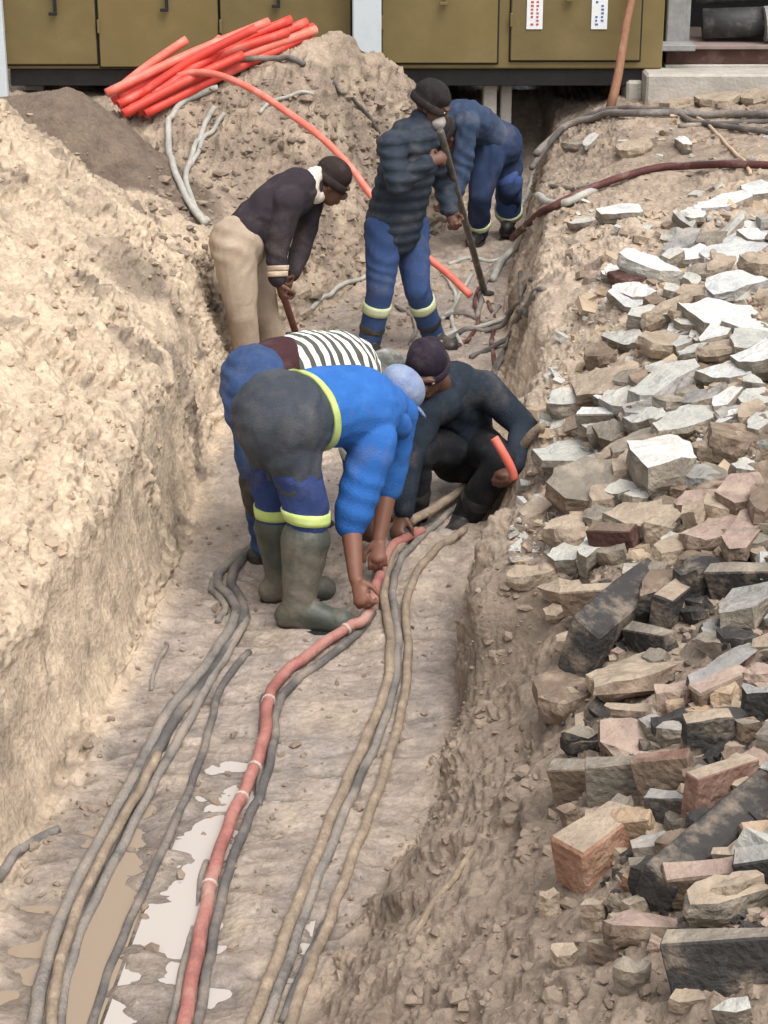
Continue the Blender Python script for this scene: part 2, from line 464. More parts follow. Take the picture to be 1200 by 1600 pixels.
water('puddle', [fx(130, 1750), fx(430, 1750), fx(500, 1400), fx(540, 1240), fx(560, 1130), fx(345, 1110), fx(300, 1250), fx(222, 1430), fx(156, 1610)], -.007, wm, None)

# ------------------------------------------------------------ olive switchgear cabin behind the trench
YB = 14.75
def bx_(px0, px1, py0, py1, Yf_, Yb_):
    a, c_ = at(px0, py1, Yf_), at(px1, py0, Yf_)
    return a.x, c_.x, Yf_, Yb_, a.z, c_.z
olive = mat('olive_paint', (.175, .128, .048), .6, .12, 3.0, c2=(.20, .15, .062), bump=.05, bscale=18, spec=.4)
olive2 = mat('olive_paint_worn', (.160, .118, .045), .6, .16, 4.0, c2=(.19, .14, .06), bump=.05, bscale=18, spec=.4)
blacks = mat('black_steel', (.018, .017, .017), .6, .3, 9, bump=.1)
greyst = mat('pale_grey_steel', (.55, .60, .62), .5, .1, 6, c2=(.48, .5, .5), bump=.05)
rust = mat('dull_red_steel', (.085, .04, .032), .7, .3, 8, c2=(.17, .11, .09), bump=.2)
conc = mat('weathered_concrete', (.40, .37, .32), .92, .22, 5, c2=(.5, .47, .42), bump=.35, bscale=40)
darkm = mat('dark_metal', (.05, .05, .048), .55, .4, 9, c2=(.16, .15, .14), bump=.2)  # near-black metal for the gear inside the bay
galv = mat('dull_zinc', (.26, .26, .25), .5, .25, 12, c2=(.36, .35, .33), bump=.15)

root = empty('switchgear_cabin', (at(500, 110, YB).x, YB, at(500, 108, YB).z))
tag(root, 'olive steel switchgear cabin with row of doors standing behind the trench', 'cabin')
x0, x1 = at(6, 50, YB).x, at(1037, 50, YB).x
zb, zt = at(500, 108, YB).z, 3.05
V, F = join(box_vf(x0, x1, YB, YB + 2.3, zb, zt, .012))
part('wall', V, F, olive, root)
V, F = box_vf(x0 - .06, x1 + .06, YB - .12, YB + 2.4, zt + .002, zt + .09, .02)
part('roof', V, F, olive2, root)
V, F = box_vf(x0 + .02, x1 - .01, YB + .03, YB + 2.25, zb - .13, zb - .002, .006)
part('base_frame', V, F, blacks, root)
doors = [(12, 153, 100), (158, 343, 104), (347, 548, 104), (597, 776, 98), (797, 998, 94)]
for i, (a, c_, bt) in enumerate(doors):
    xa, xb = at(a, bt, YB).x, at(c_, bt, YB).x
    z0 = at(a, bt, YB).z
    V, F = box_vf(xa, xb, YB - .028, YB - .003, z0, zt - .16, .006)
    d = part('door', V, F, olive if i % 2 else olive2, root)
    dl = root.location
    # door seal: dark thin frame behind the leaf
    V, F = join(box_vf(xa - .012, xa + .004, YB - .004, YB + .006, z0 - .012, zt - .15), box_vf(xb - .004, xb + .014, YB - .004, YB + .006, z0 - .012, zt - .15), box_vf(xa, xb, YB - .004, YB + .006, z0 - .014, z0 + .004))
    s = mesh_obj('door_seal', [(v[0] - dl.x, v[1] - dl.y, v[2] - dl.z) for v in V], F, blacks, d)
    # L-shaped handle hanging at the middle
    hx = at([88, 262, 436, 697, 893][i], 10, YB).x
    hz = at(600, [20, 14, 8, 4, -2][i], YB).z
    V, F = join(box_vf(hx - .012, hx + .012, YB - .075, YB - .055, hz, hz + .24, .003), box_vf(hx - .05, hx + .012, YB - .077, YB - .053, hz - .012, hz + .012, .003), box_vf(hx - .012, hx + .012, YB - .06, YB - .028, hz + .19, hz + .23, .003))
    mesh_obj('handle', [(v[0] - dl.x, v[1] - dl.y, v[2] - dl.z) for v in V], F, blacks if i < 3 else olive2, d)
    for hzz in (z0 + .25, zt - .5):
        V, F = box_vf(xa - .008, xa + .012, YB - .045, YB - .03, hzz, hzz + .1, .003)
        mesh_obj('hinge', [(v[0] - dl.x, v[1] - dl.y, v[2] - dl.z) for v in V], F, olive2, d)
    if i == 4:
        white = mat('white_plate', (.74, .76, .77), .5, .05, 20, bump=0)
        redp = mat('red_print', (.5, .08, .06), .5, .05, 20, bump=0)
        blup = mat('blue_print', (.08, .13, .35), .5, .05, 20, bump=0)
        for cx, pr in ((835, redp), (936, blup)):
            xc = at(cx, 20, YB).x
            za, zc = at(cx, 45, YB).z, at(cx, -18, YB).z
            V, F = box_vf(xc - .06, xc + .06, YB - .036, YB - .03, za, zc, .002)
            p_ = mesh_obj('warning_plate', [(v[0] - dl.x, v[1] - dl.y, v[2] - dl.z) for v in V], F, white, d)
            q = []
            rw = random.Random(cx)
            for k in range(9):
                zz = za + .03 + k * (zc - za - .05) / 9
                for xx in (-.03, .012):
                    if rw.random() < .85:
                        q.append(box_vf(xc + xx, xc + xx + rw.uniform(.012, .022), YB - .0385, YB - .0365, zz, zz + .014))
            # print sits on the plate as raised ink; joined with the leaf's plate
            V, F = join(*q)
            part('plate_print', V, F, pr, root)
# cabin supports under the skid
for k, (a, c_) in enumerate(((757, 778), (785, 803), (300, 330), (30, 60))):
    xa, xb = at(a, 140, YB).x, at(c_, 140, YB).x
    zg = gz((xa + xb) / 2, YB + .25) - .1
    zg = min(zg, .62)
    V, F = box_vf(xa, xb, YB + .12 + .1 * (k % 2), YB + .4, zg, zb - .131, .008)
    part('support_pier', V, F, conc, root)

# pale posts in front of the cabin
for (a, c_, bt, Yp, lab) in ((551, 596, 60, 14.55, 'pale grey steel post rising behind the spoil mound against cabin doors'), (-14, 9, 86, 14.55, 'pale grey steel post at left end of olive cabin')):
    p0 = at(a, bt, Yp); p1 = at(c_, bt, Yp)
    zg = gz((p0.x + p1.x) / 2, Yp) - .12
    r_ = empty('steel_post', ((p0.x + p1.x) / 2, Yp, zg)); tag(r_, lab, 'post', 'pale posts by the cabin')
    V, F = box_vf(p0.x, p1.x, Yp - .04, Yp + .04, zg, 2.9, .01)
    part('shaft', V, F, greyst, r_)
    V, F = box_vf(p0.x - .02, p1.x + .02, Yp - .06, Yp + .06, 2.902, 2.94, .008)
    part('cap', V, F, greyst, r_)

# open machine bay to the right of the cabin
ym = 14.9
xb0, xb1 = at(1041, 80, ym).x, at(1041, 80, ym).x + 2.6
zl, zs = at(1100, 106, ym).z, at(1100, 70, ym).z
r_ = empty('transformer_bay', ((xb0 + xb1) / 2, ym, zl))
tag(r_, 'open steel bay with dark transformer gear on dull red beam, right of cabin', 'transformer')
V, F = box_vf(xb0, xb1, ym, ym + 1.6, zl + .03, zs - .03, .006); part('beam', V, F, rust, r_)
V, F = box_vf(xb0 - .01, xb1, ym - .05, ym + 1.6, zl, zl + .028, .004); part('lower_flange', V, F, conc, r_)
V, F = box_vf(xb0 - .01, xb1, ym - .05, ym + 1.6, zs - .028, zs, .004); part('upper_flange', V, F, mat('dusty_red_steel', (.25, .19, .17), .8, .2, 9, bump=.2), r_)
V, F = box_vf(xb0 - .11, xb0 - .05, ym - .1, ym - .02, zs + .02, 2.9, .008); part('corner_post', V, F, greyst, r_)
V, F = box_vf(xb0 - .14, xb0 + .2, ym - .14, ym + .08, zs - .03, zs + .018, .006); part('post_foot', V, F, galv, r_)
V, F = box_vf(xb0 + .05, xb1, ym + 1.1, ym + 1.15, zs + .003, 2.9); part('back_panel', V, F, blacks, r_)
for k in range(9):
    xx = xb0 + .1 + k * .27
    if k in (1, 2):
        continue
    V, F = box_vf(xx, xx + .09, ym + .12, ym + .5, zs + .003, zs + .45 + .1 * (k % 3), .01); part('cooling_fin', V, F, darkm if k % 3 else galv, r_)
def cyl(p, q, r, seg=16): return tube_vf([Vector(p), Vector(q)], r, seg)
V, F = cyl((xb0 + .3, ym + .22, zs + .13), (xb0 + .82, ym + .18, zs + .15), .115); part('drum', V, F, darkm, r_, True)
V, F = cyl((xb0 + .75, ym + .1, zs + .14), (xb0 + .80, ym + .1, zs + .145), .135); part('drum_rim', V, F, galv, r_)
V, F = join(cyl((xb0 + .25, ym + .3, zs + .31), (xb0 + 1.3, ym + .25, zs + .36), .05), cyl((xb0 + .2, ym + .4, zs + .45), (xb0 + 1.5, ym + .4, zs + .42), .035)); part('pipework', V, F, darkm, r_, True)
V, F = box_vf(xb0 + .0, xb0 + .14, ym + .05, ym + .3, zs + .003, zs + .6, .01); part('bracket', V, F, galv, r_)
for k in range(4):
    xx = xb0 + .95 + .13 * k
    V, F = cyl((xx, ym + .2, zs + .003), (xx + .02, ym + .22, zs + .5), .035); part('insulator', V, F, galv if k % 2 else darkm, r_, True)
V, F = box_vf(xb0, xb1, ym - .1, ym + 1.7, 2.91, 3.0, .01); part('roof_plate', V, F, blacks, r_)

# concrete plinth blocks under the bay
for (a, c_, t_, bt, Yp, lab) in ((1008, 1215, 116, 172, 14.5, 'long pale concrete plinth block under dull red beam at upper right'), (978, 1006, 127, 170, 14.72, 'small pale concrete block beside the long plinth, under cabin corner')):
    a0, a1 = at(a, bt, Yp), at(c_, t_, Yp)
    V, F = box_vf(a0.x, a1.x + (.9 if a > 1000 else 0), Yp, Yp + .36, a0.z - .2, a1.z, .018)
    o = mesh_obj('concrete_block', V, F, conc, loc=((a0.x + a1.x) / 2, Yp, a0.z - .2)); tag(o, lab, 'concrete block', 'plinth blocks')

# wooden pole leaning on the cabin
wood = mat('brown_wood', (.26, .13, .075), .8, .25, 6, c2=(.33, .19, .12), bump=.3, bscale=30, stretch=(6, 6, 1))
b0 = at(953, 172, 14.2); t0 = at(1000, -60, 14.68)
V, F = tube_vf([b0 + (t0 - b0) * k / 8 + Vector((.008 * math.sin(k), 0, 0)) for k in range(9)], [.036 - .0012 * k for k in range(9)], 10, .05, 3)
tag(mesh_obj('wooden_pole', V, F, wood, smooth=True, loc=b0), 'brown wooden pole leaning against right end of the olive cabin', 'pole')

# ------------------------------------------------------------ cables in the trench, cables on the banks, red conduits
m_grey = mat('muddy_black_cable', (.20, .18, .16), .7, .4, 5, c2=(.36, .295, .235), bump=.5, c2_amt=.9, bscale=90)
m_dark = mat('black_cable', (.115, .105, .098), .65, .4, 4.5, c2=(.32, .26, .205), bump=.4, c2_amt=.75, bscale=90)
m_mud = mat('mud_caked_cable', (.26, .20, .145), .85, .35, 16, c2=(.40, .31, .22), bump=.5, bscale=70)
m_red = mat('dusty_red_cable', (.36, .145, .12), .65, .3, 5, c2=(.40, .285, .23), bump=.4, c2_amt=.8, bscale=60)
m_duct = mat('bright_red_conduit', (.66, .065, .045), .45, .2, 5, c2=(.62, .20, .15), bump=.08, bscale=200)
m_duct2 = mat('pinkish_red_conduit', (.74, .17, .12), .42, .15, 9, c2=(.78, .30, .24), bump=.08, bscale=200)
m_pale = mat('pale_dusty_cable', (.36, .35, .31), .75, .2, 14, c2=(.50, .46, .38), bump=.2)
m_brownc = mat('dull_maroon_cable', (.10, .035, .03), .65, .4, 6, c2=(.27, .20, .16), bump=.3)

def draped(pix, r, n=9, sink=.35, jit=.0):
    """points on the ground under the given picture points, laid on the relief"""
    pts = []
    for q in pix:
        if len(q) == 3: pts.append(at(*q))
        else:
            h, nn = hit(*q); pts.append(h + Vector((0, 0, r * (1 - sink))))
    path = catmull(pts, n)
    for k, p in enumerate(path):
        if jit: p.x += jit * math.sin(k * .9 + r * 99) * .5 + random.uniform(-jit, jit) * .3
        g = gz(p.x, p.y) + r * (1 - sink)
        if p.z < g: p.z = g
        elif len(pix[0]) == 2 and len(pix[-1]) == 2 and p.z > g + .03 and abs(p.z - g) < .12: p.z = .5 * (p.z + g)
    for _ in range(2):
        path = [path[0]] + [(path[i - 1] + 2 * path[i] + path[i + 1]) / 4 for i in range(1, len(path) - 1)] + [path[-1]]
    return path
def cable(name, pix, r, m, label, cat_='cable', group=None, sink=.5, jit=.006, seg=10, rough=.03):
    path = draped(pix, r, 9, sink, jit)
    V, F = tube_vf(path, r, seg, rough, int(pix[0][0]))
    o = mesh_obj(name, V, F, m, smooth=True, loc=path[0])
    return tag(o, label, cat_, group)

G1 = 'cables along the left of the trench'
cable('cable', [(52, 1640), (62, 1560), (92, 1450), (150, 1330), (212, 1215), (262, 1120), (318, 1050), (360, 985), (368, 950), (340, 915), (352, 890), (408, 852)], .021, m_grey, 'thick muddy black cable, outermost left of the bundle in the trench', group=G1)
cable('cable', [(72, 1650), (84, 1560), (114, 1450), (170, 1330), (228, 1215), (276, 1128), (330, 1058), (374, 990), (380, 950), (362, 915), (372, 885), (415, 848)], .020, m_dark, 'thick black cable, middle one of the left bundle in the trench', group=G1)
cable('cable', [(92, 1650), (98, 1560), (130, 1450), (186, 1336), (238, 1232), (284, 1150), (322, 1080), (352, 1030), (386, 968)], .017, m_grey, 'muddy black cable on inner side of the left bundle', group=G1)
cable('cable', [(80, 1640), (92, 1540), (126, 1430), (190, 1302), (222, 1248), (248, 1195)], .016, m_mud, 'mud coated cable lying on top of the left bundle', sink=-1.6, group=G1)
cable('cable', [(340, 975), (352, 950), (330, 925), (338, 905)], .014, m_grey, 'short bent black cable end beside kink of the left bundle', group=G1)
cable('cable', [(132, 1650), (165, 1540), (205, 1440), (255, 1330), (297, 1235), (325, 1150), (345, 1080), (388, 1022)], .014, m_dark, 'thin dark cable between the left bundle and the red cable', group=G1)
cable('cable', [(-40, 1400), (0, 1375), (30, 1335), (90, 1300)], .016, m_grey, 'short dark cable coming out of left trench wall at picture edge')
cable('cable', [(235, 1080), (245, 1040), (262, 1010)], .008, m_grey, 'thin wire sticking from foot of the left trench wall')
G2 = 'red cable pair in the middle of the trench'
cable('red_cable', [(282, 1650), (298, 1560), (318, 1450), (335, 1370), (358, 1300), (392, 1225), (414, 1160), (420, 1100), (448, 1060), (500, 1020), (540, 992), (574, 950, 6.72), (588, 905, 7.02), (606, 872), (630, 852), (660, 838)], .021, m_red, 'dusty red cable running down the middle of trench to the bent worker', group=G2, sink=-.2)
cable('cable', [(300, 1650), (318, 1560), (338, 1450), (356, 1370), (384, 1295), (412, 1230), (428, 1160), (434, 1105), (464, 1066), (514, 1030), (562, 990), (582, 960)], .016, m_dark, 'black cable lying tight against the red cable', group=G2)
cable('cable', [(262, 1650), (282, 1540), (304, 1440), (322, 1350)], .013, m_grey, 'muddy cable half sunk left of the red cable near front', group=G2, sink=.7)
cable('cable', [(404, 1260), (408, 1190), (410, 1130), (412, 1090)], .012, m_dark, 'thin black cable half sunk left of the red cable', group=G2, sink=.7)
G3_ = 'mud caked cables along the right of the trench'
cable('cable', [(370, 1660), (412, 1560), (452, 1450), (497, 1335), (540, 1230), (580, 1140), (606, 1070), (610, 1000), (600, 940), (604, 900), (622, 860), (650, 832)], .019, m_mud, 'mud caked cable, leftmost of the right hand trench cables', group=G3_)
cable('cable', [(396, 1660), (432, 1560), (470, 1450), (512, 1340), (556, 1235), (594, 1150), (616, 1075), (622, 1000), (614, 940), (618, 900), (640, 860), (690, 815), (745, 770)], .016, m_grey, 'grey muddy cable, middle of the right hand trench cables', group=G3_)
cable('cable', [(435, 1660), (462, 1580), (500, 1480), (535, 1390), (572, 1290), (606, 1190), (632, 1090), (638, 1010), (634, 950), (656, 890), (700, 850), (725, 830)], .017, m_mud, 'mud caked cable, rightmost of the right hand trench cables', group=G3_)
cable('cable', [(440, 1600), (478, 1510), (505, 1455), (520, 1430)], .013, m_dark, 'dark cable end sticking out of mud at the right', sink=.5)
cable('cable', [(640, 1480), (668, 1430), (715, 1370), (740, 1330)], .010, m_mud, 'pale root-like cable on the right slope below the bricks')

# behind the crouching worker
cable('cable', [(640, 838), (690, 808), (740, 775), (800, 735), (850, 690)], .021, m_mud, 'thick mud coated cable crossing in front of the crouching worker', sink=-2.0)
cable('cable', [(690, 545), (720, 520), (760, 520), (800, 490), (830, 440)], .016, m_dark, 'black looped cable behind the crouching worker')
cable('cable', [(770, 585), (790, 550), (812, 505), (838, 462)], .018, m_dark, 'black cable running up the right trench wall behind crouching worker')
cable('cable', [(680, 540), (705, 522), (740, 515), (790, 500)], .014, m_pale, 'pale cable coil on trench floor behind the beanie')
cable('cable', [(480, 490), (520, 462), (560, 440), (600, 428)], .015, m_pale, 'pale cable on trench floor behind the jacketed worker on left')
cable('cable', [(770, 440), (790, 405), (820, 365), (870, 325), (930, 300)], .024, m_pale, 'thick dusty cable bending down into trench at far right bank')
cable('cable', [(745, 500), (752, 470), (760, 440), (790, 400)], .016, m_grey, 'grey cable standing in the trench below the crowbar')
cable('cable', [(720, 540), (705, 500), (720, 460), (738, 430)], .013, m_pale, 'pale cable beside the end of the red conduit')

cable('cable', [(770, 600), (785, 560), (800, 520), (825, 480), (850, 455)], .015, m_grey, 'muddy cable hanging down the right trench wall above crouching worker')
cable('cable', [(760, 470), (772, 500), (768, 540), (775, 580)], .013, m_brownc, 'short maroon cable hanging on right trench wall behind crouching worker')
cable('cable', [(690, 500), (712, 478), (706, 450), (690, 425)], .012, m_pale, 'pale wire curled on floor right of the standing worker')
cable('cable', [(540, 520), (552, 548), (545, 575), (560, 590)], .011, m_pale, 'pale wire loop on floor left of the standing worker boots')
cable('cable', [(840, 250), (832, 275), (826, 300), (812, 330)], .018, m_pale, 'pale cable stub by the far worker at bank corner')
cable('cable', [(665, 520), (690, 498), (725, 492), (760, 505), (780, 480)], .013, m_grey, 'muddy grey cable looping across floor behind the beanie')
cable('cable', [(712, 545), (735, 528), (748, 500), (742, 470), (752, 445)], .012, m_brownc, 'thin maroon wire standing near the crowbar tip')
cable('cable', [(735, 560), (765, 548), (800, 520), (815, 480), (812, 430)], .015, m_dark, 'black cable climbing the right wall beside the hanging ones')
cable('cable', [(700, 415), (735, 405), (770, 410), (800, 395)], .014, m_pale, 'pale cable lying across trench before the far worker')
cable('cable', [(640, 540), (650, 515), (640, 492), (618, 480)], .011, m_grey, 'thin grey wire between the standing worker boots')
# on the right bank
GB = 'cables lying across the right bank'
cable('cable', [(838, 240, 13.3), (870, 218), (930, 192), (1000, 184), (1100, 188), (1210, 186), (1300, 186)], .026, m_grey, 'thick grey black cable arching over top of right bank', group=GB, sink=-.3)
cable('cable', [(830, 262, 13.1), (880, 205), (940, 180), (1010, 176), (1080, 196), (1150, 206), (1230, 220)], .020, m_dark, 'black cable crossing behind the arching one on right bank', group=GB, sink=-.3)
cable('cable', [(1060, 200), (1120, 196), (1210, 192), (1300, 194)], .018, m_dark, 'short straight black cable at far right edge of bank', group=GB)
cable('cable', [(800, 372, 12.5), (850, 338), (915, 305), (985, 280), (1060, 268), (1130, 264), (1210, 266), (1300, 268)], .023, m_brownc, 'thick maroon cable curving across the right bank', group=GB, sink=-.2)
cable('cable', [(820, 352, 12.7), (900, 300), (960, 284), (1010, 268), (1080, 258), (1180, 254)], .015, m_grey, 'thin grey cable above the maroon one on right bank', group=GB)
cable('cable', [(1046, 184), (1090, 188), (1115, 206), (1140, 235), (1166, 262), (1172, 275)], .011, mat('beige_cable', (.5, .36, .25), .7, .2, 12), 'thin beige wire looping down the right bank', group=GB, sink=-.3)

# on the spoil mound
GM = 'cables on the spoil mound'
cable('cable', [(340, 142), (300, 158), (272, 182), (263, 215), (270, 262), (292, 315), (320, 355)], .021, m_pale, 'pale cable hanging in a curve down left of the spoil mound', group=GM, sink=0)
cable('cable', [(335, 172), (322, 195), (314, 220), (300, 250), (290, 280), (305, 330), (326, 352)], .018, m_pale, 'pale cable forking beside the left hanging cable on mound', group=GM, sink=0)
cable('cable', [(350, 182), (330, 212), (312, 238), (298, 262)], .015, m_pale, 'short pale cable branch beside the fork on mound', group=GM, sink=0)
cable('cable', [(405, 180), (420, 165), (440, 157), (490, 150)], .013, m_pale, 'thin pale cable lying under the red conduit on mound', group=GM, sink=0)
cable('cable', [(235, 135, 12.75), (300, 102, 12.85), (380, 92, 12.9), (440, 98), (475, 106)], .019, m_dark, 'black cable lying across the pile of red conduits', group=GM, sink=-.3)
cable('cable', [(520, 130), (548, 155), (570, 180), (592, 212)], .014, m_dark, 'thin black cable on mound beside the standing worker', group=GM, sink=0)

# pale ties round the red cable
rc = [o for o in COL.objects if o.name == 'red_cable'][0]
rcm = np.array([v.co[:] for v in rc.data.vertices]).reshape(-1, 10, 3)
for k in (24, 41, 47, 62, 90):
    if k + 1 >= len(rcm): continue
    c0, c1 = Vector(rcm[k].mean(0)), Vector(rcm[k + 1].mean(0))
    d = (c1 - c0).normalized()
    V, F = tube_vf([c0 - d * .006, c0 + d * .006], .0245, 12)
    mesh_obj('cable_tie', V, F, mat('pale_tape', (.46, .36, .31), .8, .3, 30), rc)
# the loose conduit that bows down into the trench
pth = catmull([at(278, 119, 12.7), at(310, 113, 12.65), at(350, 120, 12.5), at(400, 143, 12.3), at(450, 176, 12.1), at(500, 213, 11.9), at(545, 258, 11.75), at(580, 305, 11.65), at(620, 352, 11.5), at(660, 395, 11.4), at(700, 428, 11.3), at(735, 462, 11.2)], 8)
V, F = tube_vf(pth, .0225, 14)
tag(mesh_obj('conduit', V, F, m_duct2, smooth=True, loc=pth[0]), 'pinkish red conduit bowing from the pile down into the trench', 'conduit')

def pipe_vf(path, r, seg=14, wall=.2):
    """tube with open hollow ends"""
    n = len(path); t0 = (path[1] - path[0]).normalized(); t1 = (path[-1] - path[-2]).normalized()
    rings = [(path[0] + t0 * .12, t0, r * (1 - wall)), (path[0], t0, r * (1 - wall))]
    for i, p in enumerate(path):
        rings.append((p, (path[min(i + 1, n - 1)] - path[max(i - 1, 0)]).normalized(), r))
    rings += [(path[-1], t1, r * (1 - wall)), (path[-1] - t1 * .12, t1, r * (1 - wall))]
    V, F = [], []
    for p, t, q in rings:
        s = t.cross(Vector((0, 0, 1))).normalized(); u = s.cross(t)
        for k in range(seg):
            a = 2 * math.pi * k / seg; V.append(p + s * math.cos(a) * q + u * math.sin(a) * q)
    for i in range(len(rings) - 1):
        for k in range(seg):
            a, b_ = i * seg + k, i * seg + (k + 1) % seg
            F.append((a, b_, b_ + seg, a + seg))
    F.append(tuple(range(seg - 1, -1, -1))); F.append(tuple(range((len(rings) - 1) * seg, len(rings) * seg)))
    return V, F
# pile of red conduits on the mound
rp = random.Random(4)
ends = [((166, 146), (420, 34)), ((176, 158), (455, 30)), ((190, 172), (480, 34)), ((172, 150), (292, 62)), ((205, 170), (490, 42)), ((200, 160), (400, 44)), ((182, 160), (440, 40)),
        ((212, 176), (470, 52)), ((240, 150), (380, 62)), ((225, 160), (345, 60)), ((256, 140), (450, 50)), ((196, 168), (430, 46)), ((230, 165), (494, 46)), ((186, 152), (350, 62)), ((200, 176), (462, 62)), ((215, 180), (440, 72)), ((185, 164), (412, 52)), ((226, 178), (484, 58)), ((178, 154), (370, 54)), ((208, 172), (400, 66)), ((192, 178), (380, 86))]
names = ['lowest left of the pile, longest', 'rising to top right of the pile', 'along right side of the pile', 'short one standing up out of the pile left', 'at rightmost tip of the pile', 'in middle of the pile', 'upper middle of the pile',
         'underneath on right side', 'short one crossing centre of the pile', 'short one slanting over the left half', 'upper one crossing towards the tip', 'buried in the lower middle', 'lower edge reaching the tip', 'thin shadowed one at the left', 'low one in front on right half', 'lowest of all at front', 'hidden one in left middle', 'lowest at the right tip', 'behind at upper left', 'front one ending mid pile', 'shortest front one at bottom left']
for k, (a, c_) in enumerate(ends):
    ya = 12.6 + .07 * (k % 4) - .012 * max(0, a[1] - 165); yb = 13.08 + .06 * (k % 5) - (.25 if c_[0] < 410 else 0)
    A, B = at(a[0], a[1], ya), at(c_[0], c_[1], yb)
    A.z = max(A.z, gz(A.x, A.y) + .03); B.z = max(B.z, gz(B.x, B.y) + .03)
    mid = (A + B) / 2 + Vector((rp.uniform(-.02, .02), rp.uniform(-.03, .03), rp.uniform(-.01, .05)))
    V, F = pipe_vf(catmull([A, mid, B], 8), .030)
    o = mesh_obj('conduit', V, F, m_duct if k % 3 else m_duct2, smooth=True, loc=A)
    tag(o, 'bright red plastic conduit, ' + names[k], 'conduit', 'red conduits piled on the mound')

# ------------------------------------------------------------ rubble
pal = dict(
 white=((.63, .62, .59), (.55, .52, .46)), pale=((.47, .46, .415), (.54, .51, .45)), greyw=((.55, .55, .53), (.62, .61, .57)), tan=((.37, .295, .22), (.45, .37, .29)),
 brown=((.20, .148, .11), (.28, .215, .165)), gbrown=((.235, .205, .165), (.32, .28, .23)), dark=((.062, .057, .054), (.17, .145, .12)), pink=((.36, .268, .22), (.43, .335, .275)),
 orange=((.32, .18, .12), (.38, .26, .185)), peach=((.42, .30, .20), (.48, .38, .28)), maroon=((.10, .052, .045), (.17, .11, .09)), grey=((.30, .285, .265), (.42, .39, .35)), red=((.21, .12, .092), (.28, .19, .15)))
PM = {}
for k, (a, c_) in pal.items():
    PM[k] = mat('rubble_' + k, [.93 * x for x in a], .92, .28, 11, c2=[.55 * x + .45 * y for x, y in zip(c_, (.46, .36, .26))], bump=.7, bscale=45, spec=.15, c2_amt=.6)

def chunk_vf(L, Wd, T, kind, rnd):
    """jagged slab, brick or lump, standing on z=0; returns verts, faces, material index (0 top, 1 sides)"""
    import bmesh
    bm = bmesh.new()
    if kind == 'brick':
        bmesh.ops.create_cube(bm, size=1)
        for v in bm.verts:
            v.co = (v.co.x * L + rnd.uniform(-.04, .04) * L, v.co.y * Wd + rnd.uniform(-.05, .05) * Wd, (v.co.z + .5) * T + rnd.uniform(-.05, .05) * T)
        bmesh.ops.bevel(bm, geom=bm.edges[:], offset=min(L, Wd, T) * .07, segments=1, affect='EDGES')
    else:
        n = rnd.randint(6, 9)
        a0 = rnd.uniform(0, 6.28)
        ring = []
        for k in range(n):
            a = a0 + 6.283 * (k + rnd.uniform(-.28, .28)) / n
            q = rnd.uniform(.78, 1.12)
            cx, sx_ = math.cos(a), math.sin(a)
            sq = (abs(cx) ** 3 + abs(sx_) ** 3) ** (-1 / 3)
            ring.append((cx * sq * q * L / 2, sx_ * sq * q * Wd / 2))
        tp = [bm.verts.new((x, y, T * rnd.uniform(.82, 1.08))) for x, y in ring]
        md_ = [bm.verts.new((x * rnd.uniform(.98, 1.1), y * rnd.uniform(.98, 1.12), T * rnd.uniform(.4, .6))) for x, y in ring]
        bt = [bm.verts.new((x * rnd.uniform(.8, .98), y * rnd.uniform(.8, .98), 0)) for x, y in ring]
        bm.faces.new(tp); bm.faces.new(bt[::-1])
        for r0, r1_ in ((bt, md_), (md_, tp)):
            for k in range(n):
                bm.faces.new((r0[k], r0[(k + 1) % n], r1_[(k + 1) % n], r1_[k]))
        if kind == 'lump':
            bmesh.ops.subdivide_edges(bm, edges=bm.edges[:], cuts=1, use_grid_fill=True, smooth=.35)
    bmesh.ops.triangulate(bm, faces=[f for f in bm.faces if len(f.verts) > 4])
    if kind != 'brick' or T > .04:
        bmesh.ops.subdivide_edges(bm, edges=[e for e in bm.edges if e.calc_length() > .03], cuts=2 if max(L, Wd) > .1 else 1, use_grid_fill=True)
    bm.normal_update()
    V = np.array([v.co[:] for v in bm.verts]); Nn = np.array([v.normal[:] for v in bm.verts])
    off = np.array([[rnd.uniform(0, 50)] * 3])
    k_ = .35 if kind == 'brick' else 1.0
    V = V + Nn * (k_ * (.010 * noise(V + off, 17, 3) + .006 * noise(V + off, 42, 5)))[:, None] * min(1, max(L, Wd) / .12)
    F = [[v.index for v in f.verts] for f in bm.faces] if bm.verts.index_update() is None else None
    fm = [0 if (f.normal.z > .75 and f.calc_center_median().z > T * .6) else 1 for f in bm.faces]
    bm.free()
    return V, F, fm

